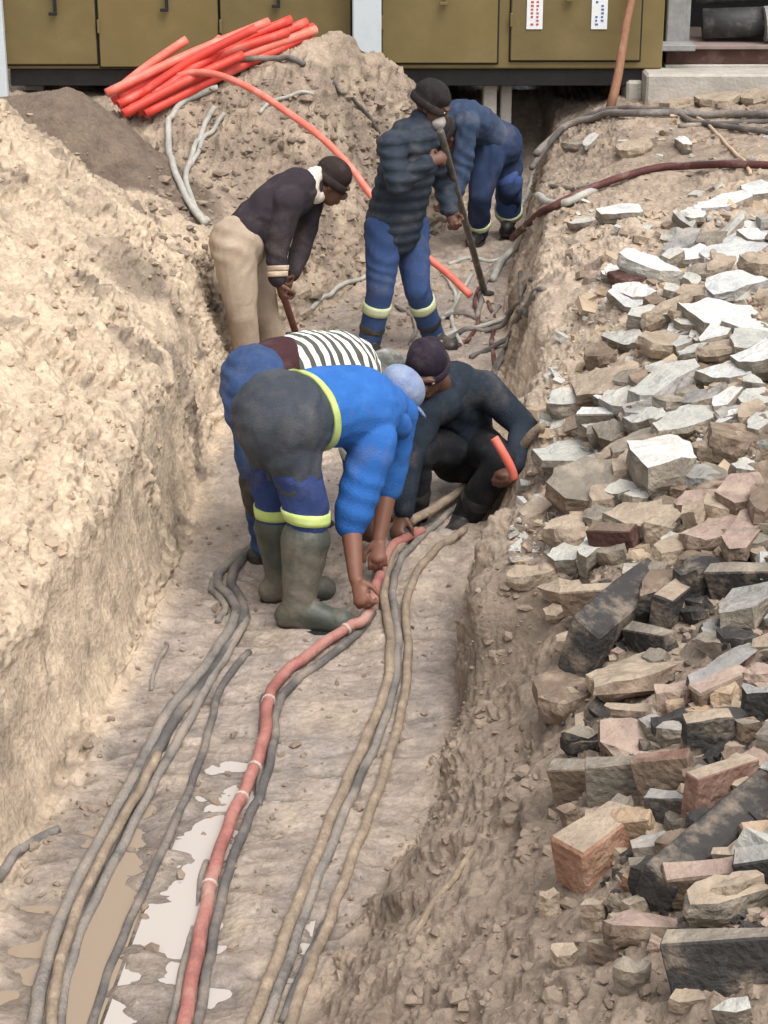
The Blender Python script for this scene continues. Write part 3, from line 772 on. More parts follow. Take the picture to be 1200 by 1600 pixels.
def place(px, py, Lp, Wp, ang, T, kind, top, side, label, group, name, cat_='rubble', tilt=(0, 0), lift=0.0, seed=0):
    rnd = random.Random(int(px * 7 + py * 13 + seed))
    p, nn = hit(px, py + 4)
    gn = Vector((0, 0, 1)) * .62 + nn * .38
    gn.normalize()
    s = pxm(p)
    # in-plane axis that shows at angle ang in the picture
    a_ = R(ang)
    def onplane(qx, qy):
        d = ray(qx, qy); t = (p - EYE).dot(gn) / d.dot(gn); return EYE + d * t
    q = onplane(px + 20 * math.cos(a_), py + 4 - 20 * math.sin(a_))
    ax = (q - onplane(px, py + 4)); ml = ax.length / 20; ax.normalize()
    ay = gn.cross(ax).normalized()
    # visible width of the second axis
    e = .05
    o0 = p + ay * e
    def proj(w):
        r = w - EYE; dz = r.y * CP - r.z * SP
        return 600 + FPX * r.x / dz, 800 - FPX * (r.y * SP + r.z * CP) / dz
    u0, u1 = proj(p), proj(o0)
    wpp = abs((u1[0] - u0[0]) * -math.sin(a_) + (u0[1] - u1[1]) * math.cos(a_)) / e
    L = Lp * ml * 1.10; Wd = min(max(Wp * 1.1 / max(wpp, 30), .045), .42); T = T * (1.3 if py < 900 else 1.15)
    if kind == 'brick': Wd = max(Wd, .055)
    V, F, fm = chunk_vf(L, Wd, T, kind, rnd)
    M = Matrix((ax, ay, gn)).transposed()
    M = M @ Matrix.Rotation(R(tilt[0] + rnd.uniform(-5, 5)), 3, 'X') @ Matrix.Rotation(R(tilt[1] + rnd.uniform(-4, 4)), 3, 'Y')
    o = mesh_obj(name, V, F, [PM[top], PM[side]], fmat=fm)
    o.matrix_world = Matrix.Translation(p - gn * (T * .16 - lift)) @ M.to_4x4()
    tag(o, label, cat_, group)
    return o

GW = 'pale rubble on the right bank'; GBk = 'bricks and blocks in the right foreground'
# px, py, length px, depth px, angle, thickness m, kind, top colour, side colour, label, tilt
BIG = [
 (899,722,118,36,12,.06,'slab','pale','gbrown','long flat off-white slab lying at edge of trench beside crouching worker',(0,0)),
 (1038,752,92,62,14,.13,'slab','white','gbrown','brightest white topped block with thick grey-brown sides, middle of slope',(0,0)),
 (1045,622,95,34,32,.10,'slab','pale','grey','long pale slab slanting up right above the white topped block',(0,0)),
 (990,645,60,40,20,.09,'slab','pale','grey','pale angular chunk joined to lower end of slanting slab',(0,0)),
 (1140,598,58,36,-20,.06,'slab','greyw','gbrown','pale tilted plate right of the slanting slab',(0,0)),
 (1083,664,80,55,35,.05,'slab','pale','gbrown','mottled pale plaster sheet below the slanting slab',(0,0)),
 (1105,633,62,30,0,.06,'slab','grey','gbrown','grey plate above the mottled plaster sheet',(0,0)),
 (894,640,38,34,40,.08,'slab','pale','gbrown','small pale chunk on the trench edge above the crouching worker',(0,0)),
 (938,668,56,12,0,.09,'brick','white','gbrown','grey-brown block with thin white painted top edge',(0,0)),
 (1007,702,90,22,22,.06,'slab','gbrown','brown','long grey-brown slab under the slanting pale slab',(0,0)),
 (962,690,42,30,-30,.07,'slab','gbrown','brown','grey-brown chunk left of the white topped block',(0,0)),
 (931,778,108,60,18,.09,'slab','gbrown','brown','big dull grey-brown broken slab below the long off-white slab',(0,0)),
 (1007,832,118,42,-12,.08,'slab','tan','gbrown','wide tan broken slab just below the white topped block',(0,0)),
 (962,856,62,8,2,.085,'brick','brown','maroon','dark brown brick tucked under the wide tan slab',(0,0)),
 (890,880,58,24,5,.05,'slab','pale','gbrown','small pale green-white stone alone at the foot of rubble',(0,0)),
 (1099,796,78,20,8,.06,'slab','pink','brown','pale pinkish slab right of the white topped block',(0,0)),
 (1160,788,62,46,40,.07,'slab','pink','brown','pink plaster chunk near right picture edge',(0,0)),
 (1162,842,80,46,62,.06,'slab','pink','brown','pale pink plate standing up below the pink plaster chunk',(0,0)),
 (1115,845,80,46,28,.06,'slab','pink','brown','dull pink-brown plate left of the standing pink plate',(0,0)),
 (1140,704,92,42,0,.09,'lump','brown','brown','large rough brown lump of hardened soil near right edge',(0,0)),
 (1163,748,38,20,5,.06,'slab','pale','gbrown','small pale block below the rough brown lump',(0,0)),
 (1157,392,100,60,36,.05,'slab','greyw','grey','largest white plaster sheet, near the right picture edge',(0,0)),
 (1125,502,68,64,20,.06,'slab','white','gbrown','bright white squarish plate below the largest plaster sheet',(0,0)),
 (1146,456,80,24,8,.06,'slab','greyw','grey','grey-white slab between the two largest white plates',(0,0)),
 (1010,428,30,46,15,.08,'slab','white','pale','upright white stone at left end of white rubble',(0,0)),
 (1072,410,66,22,18,.06,'slab','white','gbrown','narrow white slab right of the upright white stone',(0,0)),
 (960,431,34,16,-5,.05,'slab','white','maroon','small bright white piece next to dark red brick bit',(0,0)),
 (982,440,36,22,10,.05,'brick','maroon','maroon','dark maroon brick bit between two white stones',(0,0)),
 (968,338,66,18,10,.05,'slab','white','gbrown','white elongated chip lying alone near the maroon cable',(0,0)),
 (912,348,42,12,20,.03,'slab','pale','gbrown','pale sliver left of the lone white chip',(0,0)),
 (1132,320,80,22,26,.05,'slab','white','grey','white bar-shaped slab just below the maroon cable',(0,0)),
 (1190,306,46,30,10,.06,'slab','white','gbrown','white chunk at right edge under the maroon cable',(0,0)),
 (1180,526,54,38,10,.06,'slab','white','gbrown','white plate at right edge below bright squarish plate',(0,0)),
 (1192,575,50,46,-20,.07,'slab','white','gbrown','white broken plate cut by right picture edge, lower one',(0,0)),
 (953,608,112,46,22,.05,'slab','tan','brown','broad smooth tan slab sloping at trench edge',(0,0)),
 (1068,231,18,14,0,.06,'slab','white','gbrown','small white lump high on the right bank near the cables',(0,0)),
 (924,222,34,14,62,.04,'slab','pale','gbrown','thin pale splinter standing near top of the bank',(0,0)),
 (985,538,40,24,-12,.06,'slab','pale','gbrown','pale rounded stone at left side of white rubble',(0,0)),
 (982,472,48,40,10,.05,'slab','greyw','gbrown','flat pale grey plate below the maroon brick bit',(0,0)),
 # foreground bricks
 (953,985,140,30,40,.17,'brick','dark','dark','large charcoal slab lying slanted at left of the brick heap',(28,0)),
 (1020,945,58,40,50,.12,'slab','brown','dark','dark brown broken block behind the large charcoal slab',(20,0)),
 (1020,1012,62,10,-14,.075,'brick','gbrown','dark','dark wedge-shaped brick right of the large charcoal slab',(0,0)),
 (1058,955,62,24,35,.11,'brick','tan','dark','charcoal brick with pale dusty top, behind the wedge',(0,0)),
 (1096,918,50,34,35,.09,'slab','dark','dark','charcoal lump left of the dark upright brick face',(0,0)),
 (1163,925,92,6,-2,.105,'brick','gbrown','dark','charcoal brick with flat face at right edge, upper one',(0,0)),
 (1124,998,58,24,20,.06,'slab','grey','dark','small dark grey stone below the charcoal bricks',(0,0)),
 (1180,962,64,58,40,.08,'slab','grey','gbrown','grey rough chunk at right edge below the flat faced brick',(0,0)),
 (1015,1055,172,46,27,.055,'slab','tan','brown','long pale tan plaster plank slanting up to right',(0,0)),
 (1140,1050,160,22,32,.05,'slab','grey','maroon','long narrow grey slab slanting parallel to tan plank',(0,0)),
 (1128,1085,84,20,25,.06,'brick','pink','brown','pinkish brown brick under the long narrow grey slab',(0,0)),
 (1133,1095,38,26,0,.05,'lump','peach','peach','round peach coloured stone among the bricks',(0,0)),
 (1058,1108,24,14,0,.03,'lump','peach','peach','tiny peach pebble left of the round peach stone',(0,0)),
 (1106,1118,80,10,3,.03,'slab','peach','tan','thin yellowish strip under the round peach stone',(0,0)),
 (1002,1117,120,16,-5,.03,'slab','tan','brown','thin pale slab lying flat below the tan plank',(0,0)),
 (1182,1118,56,18,0,.10,'lump','grey','dark','rounded dark grey block at right edge, mid height',(0,0)),
 (1163,1162,40,8,0,.075,'lump','gbrown','brown','small round brown block below the dark grey one',(0,0)),
 (1188,1062,46,14,5,.04,'slab','pink','pink','pale pink sliver at right edge above the dark grey block',(0,0)),
 (978,1172,82,48,8,.09,'slab','pink','brown','pinkish brown block with flat face, left of centre in bricks',(25,0)),
 (1041,1154,60,32,-30,.06,'slab','grey','gbrown','grey broken wedge leaning on the pinkish brown block',(0,0)),
 (1108,1168,72,8,5,.11,'brick','tan','dark','dark faced brick standing below the yellowish strip',(0,0)),
 (915,1172,62,14,0,.085,'slab','gbrown','dark','charcoal chunk at left end of the brick heap',(0,0)),
 (1046,1192,126,16,-2,.03,'slab','pink','tan','long thin pale pink slab on top of brown bricks',(0,0)),
 (905,1236,58,16,2,.10,'brick','gbrown','brown','plain brown brick, leftmost in the row under pink slab',(0,0)),
 (968,1240,92,14,3,.115,'brick','gbrown','gbrown','grey-brown brick, middle in the row under pink slab',(0,0)),
 (1048,1232,80,10,0,.11,'brick','red','brown','brown brick with reddish face, right in the row under pink slab',(0,0)),
 (888,1098,96,62,-20,.07,'lump','brown','brown','smooth brown soil lump left of the tan plank',(0,0)),
 (922,945,76,14,0,.08,'brick','tan','brown','brown brick half buried behind the large charcoal slab',(0,0)),
 (1190,1195,30,60,80,.05,'slab','pink','tan','pale upright plate cut by right picture edge',(0,0)),
 (938,1345,104,44,36,.125,'brick','tan','orange','big orange half brick with dusty pale top, tilted, lower left of heap',(10,0)),
 (1002,1302,60,18,3,.08,'brick','peach','peach','bright yellow-orange brick bit right of big orange half brick',(0,0)),
 (996,1382,46,14,8,.04,'slab','peach','orange','small tan chip at foot of big orange half brick',(0,0)),
 (1028,1332,64,26,15,.05,'slab','grey','gbrown','flat grey stone between orange half brick and charcoal beam',(0,0)),
 (1056,1278,74,16,-3,.075,'brick','grey','dark','grey topped brick with dark side above the charcoal beam',(0,0)),
 (1112,1318,225,44,41,.085,'brick','dark','dark','long charcoal beam of fused brick slanting up to right',(24,0)),
 (1124,1250,94,16,20,.105,'brick','tan','red','brick with tan side and red worn patch above charcoal beam',(0,0)),
 (1188,1332,44,22,10,.08,'brick','peach','orange','orange brick bit with white top at right edge',(0,0)),
 (1108,1392,116,14,5,.085,'brick','pink','brown','pinkish brick with pale edge below the charcoal beam',(0,0)),
 (1130,1425,116,32,14,.075,'slab','tan','gbrown','rough topped tan half brick below the pinkish brick',(0,0)),
 (1190,1385,56,18,5,.10,'brick','grey','dark','dark brick at right edge beside the pinkish brick',(0,0)),
 (1158,1530,196,10,0,.115,'brick','gbrown','dark','large charcoal brick lying flat at lower right corner',(0,0)),
 (1005,1468,130,26,0,.055,'slab','pink','brown','flat pink brick slab left of the large corner brick',(0,0)),
 (960,1494,66,12,-14,.03,'slab','tan','brown','thin tan chip below the flat pink slab',(0,0)),
]
for (px, py, Lp, Wp, ang, T, kind, top, side, label, tl) in BIG:
    isb = py > 890
    nm = 'brick' if kind == 'brick' else ('stone' if kind == 'lump' else 'rubble_chunk')
    place(px, py, Lp, Wp, ang, T, kind, top, side, label, GBk if isb else GW, nm, 'brick' if kind == 'brick' else 'rubble', tl)
# medium pieces between them that nothing tells apart
MID = [(991,738,58,20,25,'tan'),(1121,755,42,36,0,'gbrown'),(1083,765,42,46,20,'grey'),(1190,752,28,58,80,'brown'),(1089,886,58,10,0,'brown'),(1010,608,42,30,-30,'brown'),(937,567,40,22,10,'brown'),
 (1092,596,32,36,30,'brown'),(1184,632,52,26,20,'pale'),(852,802,58,30,45,'tan'),(890,840,62,28,10,'tan'),(1070,351,38,10,-30,'pale'),(1068,386,58,24,30,'grey'),(1050,461,14,26,80,'pale'),(1080,444,24,12,0,'pale'),
 (1040,498,78,16,30,'tan'),(1075,513,44,22,-20,'pale'),(1062,528,24,20,0,'white'),(1092,532,32,22,40,'pale'),(1040,545,62,30,10,'tan'),(1030,488,28,16,10,'brown'),(1140,548,58,42,30,'tan'),(1085,568,38,20,30,'pale'),
 (1190,427,34,26,10,'tan'),(1112,386,28,30,40,'gbrown'),(1060,166,50,14,5,'tan'),(1120,160,60,16,-5,'tan'),(1180,156,40,16,10,'tan'),(900,228,26,14,10,'gbrown'),(990,235,40,16,0,'tan'),(1035,590,40,20,20,'pale'),
 (1150,655,60,28,15,'grey'),(1192,668,40,30,0,'pale'),(1060,720,40,20,30,'gbrown'),(940,820,50,22,10,'gbrown'),(1060,870,70,22,10,'tan'),(1050,800,40,18,-10,'brown'),(1190,800,40,40,60,'brown'),(1180,860,40,30,20,'gbrown'),
 (1090,960,50,30,30,'dark'),(1150,1010,50,24,20,'dark'),(1060,1095,70,14,15,'pink'),(1140,1140,44,20,10,'dark'),(1090,1210,60,14,0,'dark'),(1150,1215,60,20,25,'tan'),(1150,1380,50,16,20,'dark'),(1040,1400,60,18,0,'brown'),
 (940,1070,40,20,20,'tan'),(900,1010,50,20,10,'tan'),(870,960,36,18,0,'tan'),(880,930,60,16,0,'tan'),(830,905,70,14,3,'tan'),(900,1290,30,14,0,'brown'),(1000,1430,40,16,10,'tan'),(930,1440,36,16,-10,'tan'),(880,1500,40,18,0,'tan'),(990,1540,50,18,5,'gbrown'),(1070,1570,60,18,0,'tan'),(860,1420,30,14,20,'tan'),(1150,1590,60,20,0,'pale')]
used = set()
def short(t):
    w = t.split(','); t = w[0]
    for cut in (' with ', ' lying', ' slanting', ' at ', ' beside', ' in ', ' near', ' on ', ' right of', ' left of', ' below', ' above', ' just', ' under', ' behind', ' joined', ' tucked', ' alone', ' among', ' between', ' standing', ' next', ' half', ' sloping', ' cut', ' leaning', ' high', ' of fused'):
        i = t.find(cut)
        if i > 8: t = t[:i]
    return t
rgm = random.Random(21)
for k in range(95):
    if k < 62:
        py_ = rgm.uniform(330, 880); px_ = rgm.uniform(940 + abs(py_ - 480) * .12 - max(0, py_ - 600) * .35, 1205)
        cl_ = rgm.choice(['white', 'pale', 'pale', 'white', 'tan', 'gbrown', 'grey', 'tan']) if py_ < 700 else rgm.choice(['pale', 'tan', 'gbrown', 'pale', 'brown', 'tan'])
        MID.append((px_, py_, rgm.uniform(24, 62), rgm.uniform(12, 30), rgm.uniform(-20, 45), cl_))
    else:
        py_ = rgm.uniform(900, 1440); px_ = rgm.uniform(905 + max(0, py_ - 1250) * .6, 1205)
        MID.append((px_, py_, rgm.uniform(24, 64), rgm.uniform(10, 22), rgm.uniform(-20, 40), rgm.choice(['dark', 'tan', 'gbrown', 'brown', 'gbrown', 'dark'])))
word = dict(tan='tan', gbrown='grey-brown', grey='grey', brown='brown', pale='off-white', white='white', dark='charcoal', pink='pinkish')
for k, (px, py, Lp, Wp, ang, cl) in enumerate(MID):
    zone = 'white rubble on the right bank' if py < 890 else 'brick heap in right foreground'
    if py < 300: zone = 'cables on top of right bank'
    nb_ = min(BIG, key=lambda q: (q[0] - px) ** 2 + (q[1] - py) ** 2)
    dx_, dy_ = px - nb_[0], py - nb_[1]
    where = ('right of' if dx_ > 0 else 'left of') if abs(dx_) > abs(dy_) else ('below' if dy_ > 0 else 'above')
    szw = 'small' if Lp < 40 else ('middling' if Lp < 56 else 'longish')
    if py < 300 and px < 1000 or py > 1400: szw = szw + ' lone'
    lab = '%s broken %s piece just %s the %s' % (szw, word[cl], where, short(nb_[9]))
    for adj in ('flat', 'jagged', 'chipped', 'dusty', 'tilted', 'thin', 'wedge-shaped', 'rough'):
        if lab not in used: break
        lab = '%s %s %s piece just %s the %s' % (szw, adj, word[cl], where, short(nb_[9]))
    used.add(lab)
    place(px, py, Lp, Wp, ang, random.Random(k).uniform(.04, .075), 'slab', cl, cl if cl not in ('pale', 'white') else 'gbrown',
          lab, 'filler rubble among the ' + zone, 'rubble_chunk', 'rubble')

# crumbs and clods: too many to count
def icos():
    t = (1 + 5 ** .5) / 2
    v = np.array([(-1, t, 0), (1, t, 0), (-1, -t, 0), (1, -t, 0), (0, -1, t), (0, 1, t), (0, -1, -t), (0, 1, -t), (t, 0, -1), (t, 0, 1), (-t, 0, -1), (-t, 0, 1)]) / 1.9
    f = np.array([(0, 11, 5), (0, 5, 1), (0, 1, 7), (0, 7, 10), (0, 10, 11), (1, 5, 9), (5, 11, 4), (11, 10, 2), (10, 7, 6), (7, 1, 8), (3, 9, 4), (3, 4, 2), (3, 2, 6), (3, 6, 8), (3, 8, 9), (4, 9, 5), (2, 4, 11), (6, 2, 10), (8, 6, 7), (9, 8, 1)])
    return v, f
IV, IF = icos()
BV = np.array([(x, y, z) for z in (-1, 1) for y in (-1, 1) for x in (-1, 1)]) * .75
BF = np.array([(0, 2, 3), (0, 3, 1), (4, 5, 7), (4, 7, 6), (0, 1, 5), (0, 5, 4), (2, 6, 7), (2, 7, 3), (0, 4, 6), (0, 6, 2), (1, 3, 7), (1, 7, 5)])
def scatter(name, label, n, region, smin, smax, m, seed, flat=.7, boxy=False):
    IV_, IF_ = (BV, BF) if boxy else (IV, IF)
    nv_ = len(IV_)
    rg = np.random.default_rng(seed)
    Vs, Fs = [], []; k = 0; tries = 0
    while k < n and tries < n * 6:
        tries += 1
        px, py = region(rg)
        h, nn = hit(px, py)
        s = smin * (smax / smin) ** (rg.random() ** 2.2)
        q = IV_ * (s * rg.uniform(.5, 1.35, 3)) * (1 + rg.uniform(-.3, .3, (nv_, 1)))
        q[:, 2] *= flat
        if boxy: q = q @ np.array(Matrix.Rotation(rg.uniform(-.6, .6), 3, 'X')) @ np.array(Matrix.Rotation(rg.uniform(-.4, .4), 3, 'Y'))
        a = rg.uniform(0, 6.28); ca_, sa_ = math.cos(a), math.sin(a)
        x = q[:, 0] * ca_ - q[:, 1] * sa_; y = q[:, 0] * sa_ + q[:, 1] * ca_
        Vs.append(np.column_stack([x + h.x, y + h.y, q[:, 2] + h.z + s * .12])); Fs.append(IF_ + nv_ * k); k += 1
    o = mesh_obj(name, np.vstack(Vs).tolist(), np.vstack(Fs).tolist(), m)
    return tag(o, label, kind='stuff')
m_clod = mat('sandy_clod', (.42, .32, .225), .95, .3, 7, c2=(.50, .39, .28), bump=.5, bscale=60)
m_clod2 = mat('brown_clod', (.24, .185, .14), .95, .35, 7, c2=(.33, .26, .20), bump=.5, bscale=60)
m_bits = mat('pale_rubble_bits', (.40, .35, .29), .9, .4, 5, c2=(.66, .62, .55), bump=.4)
def reg_left(g):
    while True:
        x, y = g.uniform(-20, 420), g.uniform(130, 1150)
        if y > 150 + .62 * x and y < 660 + (290 - x) * 1.1 and x < 340: return x, y
def reg_right(g):
    while True:
        x, y = g.uniform(640, 1220), g.uniform(880, 1620)
        if x > 760 - (y - 880) * .32: return x, y
def reg_bank(g):
    while True:
        x, y = g.uniform(800, 1220), g.uniform(165, 900)
        if y < 330 and g.random() < .75: continue
        if x > 840 + max(0, 60 - abs(y - 450) * .3) - max(0, y - 700) * .3: return x, y
def reg_backfloor(g): return g.uniform(470, 770), g.uniform(395, 545)
def reg_floor(g):
    while True:
        x, y = g.uniform(30, 760), g.uniform(420, 1500)
        if 280 - (y - 850) * .5 < x < 740 - max(0, y - 1130) * .5: return x, y
def reg_brick(g):
    while True:
        x, y = g.uniform(880, 1220), g.uniform(900, 1480)
        if x > 880 + max(0, y - 1250) * .4: return x, y
def reg_mound(g): return g.uniform(230, 640), g.uniform(120, 430)
scatter('soil_clods', 'loose sandy crumbs over the left spoil heap', 600, reg_left, .004, .024, m_clod, 1)
scatter('soil_clods', 'brown crumbs and clods over the right foreground slope', 1000, reg_right, .004, .026, m_clod2, 2)
scatter('rubble_bits', 'small pale broken bits between the rubble of the right bank', 650, reg_bank, .008, .05, PM['pale'], 3, .5, True)
scatter('rubble_bits', 'small tan broken bits between the rubble of the right bank', 700, reg_bank, .008, .055, m_clod, 13, .5, True)
scatter('rubble_bits', 'brown broken bits between the bricks and rubble', 700, reg_bank, .008, .05, m_clod2, 14, .5, True)
scatter('rubble_bits', 'dark and red brick crumbs in the brick heap', 260, reg_brick, .008, .04, PM['dark'], 15, .6, True)
scatter('rubble_bits', 'tan brick crumbs in the brick heap', 420, reg_brick, .008, .04, PM['tan'], 16, .6, True)
scatter('rubble_bits', 'pinkish brick crumbs in the brick heap', 200, reg_brick, .008, .035, PM['pink'], 17, .6, True)
scatter('soil_clods', 'mud crumbs on the trench floor', 700, reg_floor, .005, .022, m_clod2, 4)
scatter('rubble_bits', 'pale stones and debris on the far trench floor', 150, reg_backfloor, .012, .055, PM['tan'], 18, .6, True)
def reg_beyond(g): return g.uniform(1215, 1480), g.uniform(300, 1500)
scatter('rubble_bits', 'pale rubble going on beyond the right edge', 260, reg_beyond, .02, .12, PM['pale'], 23, .5, True)
scatter('rubble_bits', 'tan and brown rubble going on beyond the right edge', 420, reg_beyond, .015, .12, PM['gbrown'], 24, .5, True)
scatter('soil_clods', 'crumbs on the spoil mound behind the trench', 900, reg_mound, .01, .045, m_clod2, 5)

# ------------------------------------------------------------ people
def ellipsoid_vf(c, ax, r, n=10, mlt=16):
    V, F = [], []
    for i in range(n + 1):
        th = math.pi * i / n
        for k in range(mlt):
            ph = 2 * math.pi * k / mlt
            q = (math.sin(th) * math.cos(ph) * r[0], math.sin(th) * math.sin(ph) * r[1], math.cos(th) * r[2])
            V.append(c + ax[0] * q[0] + ax[1] * q[1] + ax[2] * q[2])
    for i in range(n):
        for k in range(mlt):
            a, b_ = i * mlt + k, i * mlt + (k + 1) % mlt
            F.append((a, a + mlt, b_ + mlt, b_))
    return V, F
def capsule_vf(p, q, r1, r2, side=None, flat=1.0, seg=16):
    d = q - p; L = d.length
    t = d / L if L > 1e-6 else Vector((0, 0, 1))
    if side is None: side = Vector((1, 0, 0)) if abs(t.x) < .8 else Vector((0, 1, 0))
    s = (side - t * side.dot(t)).normalized(); u = t.cross(s)
    rings = []
    for k in range(6): a = math.pi / 2 * (1 - k / 5); rings.append((p - t * math.sin(a) * r1, r1 * math.cos(a)))
    for k in range(1, 6): f = k / 6; rings.append((p + d * f, r1 + (r2 - r1) * f))
    for k in range(6): a = math.pi / 2 * k / 5; rings.append((q + t * math.sin(a) * r2, r2 * math.cos(a)))
    V, F = [], []
    for c, r in rings:
        r = max(r, 1e-4)
        for k in range(seg):
            a = 2 * math.pi * k / seg
            V.append(c + s * math.cos(a) * r + u * math.sin(a) * r * flat)
    for i in range(len(rings) - 1):
        for k in range(seg):
            a, b_ = i * seg + k, i * seg + (k + 1) % seg
            F.append((a, b_, b_ + seg, a + seg))
    return V, F
def C(p, q, r1, r2, side=None, flat=1.0): return capsule_vf(p, q, r1, r2, side, flat)

def skinned(name, prims, voxel, m, root, smooth=4, wr=0.0, wf=9.0, seed=1, axis=None, floor_z=None, fn=None, fd=(.3, .12, 1.0)):
    """blend the pieces into one continuous skin, then fold it like cloth"""
    V, F = join(*prims)
    me = bpy.data.meshes.new('tmp'); me.from_pydata([tuple(v) for v in V], [], [tuple(f) for f in F]); me.update()
    o = bpy.data.objects.new('tmp', me); COL.objects.link(o)
    md_ = o.modifiers.new('r', 'REMESH'); md_.mode = 'VOXEL'; md_.voxel_size = voxel
    if smooth:
        ms = o.modifiers.new('s', 'SMOOTH'); ms.factor = .5; ms.iterations = smooth
    dg = bpy.context.evaluated_depsgraph_get()
    out = bpy.data.meshes.new_from_object(o.evaluated_get(dg))
    bpy.data.objects.remove(o); bpy.data.meshes.remove(me)
    nv = len(out.vertices)
    P_ = np.empty(nv * 3, dtype=np.float32); out.vertices.foreach_get('co', P_); P_ = P_.reshape(-1, 3).astype(float)
    N_ = np.empty(nv * 3, dtype=np.float32); out.vertex_normals.foreach_get('vector', N_); N_ = N_.reshape(-1, 3)
    if wr:
        Wp = P_ + .04 * np.stack([noise(P_, 7, seed + 1), noise(P_, 7, seed + 2), noise(P_, 7, seed + 3)], -1)
        dv = np.array(fd) / np.linalg.norm(fd); st_ = 1.25 * (np.eye(3) - np.outer(dv, dv)) + .30 * np.outer(dv, dv)
        dv2 = np.array((dv[0] + .7, dv[1] - .3, dv[2])); dv2 /= np.linalg.norm(dv2); st2 = 1.25 * (np.eye(3) - np.outer(dv2, dv2)) + .30 * np.outer(dv2, dv2)
        fold = 1 - 2 * np.abs(noise(Wp @ st_, wf * 1.35, seed)); fold2 = noise(Wp @ st_, wf * 2.6, seed + 9)
        big_ = noise(P_, 4.5, seed + 4)
        ca1 = noise(Wp @ st_, wf * .85, seed + 20); ca2 = noise(Wp @ st2, wf * 1.3, seed + 22); msk = np.clip(.55 + .9 * noise(P_, 5, seed + 25), 0, 1)
        fine_ = 1 - 2 * np.abs(noise(Wp @ st_.T, wf * 3.3, seed + 12))
        fold = np.where(fold > 0, fold ** 1.6, -np.abs(fold))
        ph = 1.5 * noise(P_, 3.2, seed + 30) + .45 * noise(P_, 8, seed + 31)
        def waves(nv, f, ps):
            nv = np.array(nv) / np.linalg.norm(nv)
            w = np.sin(2 * math.pi * (P_ @ nv * f + ph * .9 + ps))
            return np.where(w > 0, w ** 1.5, -np.abs(w) ** .8)
        m1 = np.clip(.15 + 1.5 * noise(P_, 3.6, seed + 33), 0, 1); m2 = np.clip(.15 + 1.5 * noise(P_, 3.1, seed + 36), 0, 1)
        folds = .8 * m1 * waves((.45, .2, .85), 10, .1 * seed) + m2 * waves((.85, .35, -.35), 9, .3 * seed)
        P_ = P_ + N_ * (wr * .62 * folds)[:, None]
        wr_ = wr * .45
        P_ = P_ + N_ * (wr_ * (-.95 * np.exp(-(ca1 / .15) ** 2) * msk - .65 * np.exp(-(ca2 / .2) ** 2) * (1.1 - msk) + .25 * fold + .12 * fine_ + .35 * big_))[:, None]
    if fn is not None: P_ = fn(P_, N_)
    if floor_z is not None: P_[:, 2] = np.maximum(P_[:, 2], floor_z)
    L = root.location
    out.vertices.foreach_set('co', (P_ - np.array(L)).astype(np.float32).ravel())
    out.materials.clear(); out.materials.append(m)
    out.polygons.foreach_set('use_smooth', np.ones(len(out.polygons), dtype=bool))
    out.update(); out.name = name
    ob = bpy.data.objects.new(name, out)
    link(ob, root)
    return ob, P_

def band(name, P_, p, a, h, m, root, rmax=.22, pad=.005, nseg=40, only=None):
    """tape sewn round a limb: fitted ring over the cloth"""
    a = a.normalized()
    s = a.orthogonal().normalized(); u = a.cross(s)
    D = P_ - np.array(p); t = D @ np.array(a)
    x = D @ np.array(s); y = D @ np.array(u); rad = np.hypot(x, y)
    rows = []
    sel0 = (rad < rmax) & (np.abs(t) < h * 1.6)
    ang = np.arctan2(y, x)
    for e in (-1, -.3, .3, 1):
        sel = sel0 & (np.abs(t - e * h) < h * .75)
        rr = []
        for k in range(nseg):
            th = -math.pi + 2 * math.pi * (k + .5) / nseg
            dd = np.abs((ang - th + math.pi) % (2 * math.pi) - math.pi)
            q = rad[sel & (dd < .16)]
            rr.append(q.max() if len(q) else np.nan)
        rr = np.array(rr)
        if np.isnan(rr).all(): rr[:] = .07
        bad = np.isnan(rr)
        if bad.any(): rr[bad] = np.interp(np.flatnonzero(bad), np.flatnonzero(~bad), rr[~bad])
        rr = (np.roll(rr, 1) + 2 * rr + np.roll(rr, -1)) / 4 + pad
        rows.append(rr)
    V, F = [], []
    for inner in (0, 1):
        for i, e in enumerate((-1, -.3, .3, 1)):
            for k in range(nseg):
                th = -math.pi + 2 * math.pi * (k + .5) / nseg
                r = rows[i][k] - inner * .012
                V.append(Vector(p) + a * (e * h) + s * math.cos(th) * r + u * math.sin(th) * r)
    o_ = 4 * nseg
    for i in range(3):
        for k in range(nseg):
            k2 = (k + 1) % nseg
            F.append((i * nseg + k, i * nseg + k2, (i + 1) * nseg + k2, (i + 1) * nseg + k))
            F.append((o_ + i * nseg + k, o_ + (i + 1) * nseg + k, o_ + (i + 1) * nseg + k2, o_ + i * nseg + k2))
    for i in (0, 3):
        for k in range(nseg):
            k2 = (k + 1) % nseg
            F.append((i * nseg + k, o_ + i * nseg + k, o_ + i * nseg + k2, i * nseg + k2) if i == 0 else (i * nseg + k, i * nseg + k2, o_ + i * nseg + k2, o_ + i * nseg + k))
    return part(name, V, F, m, root, True)

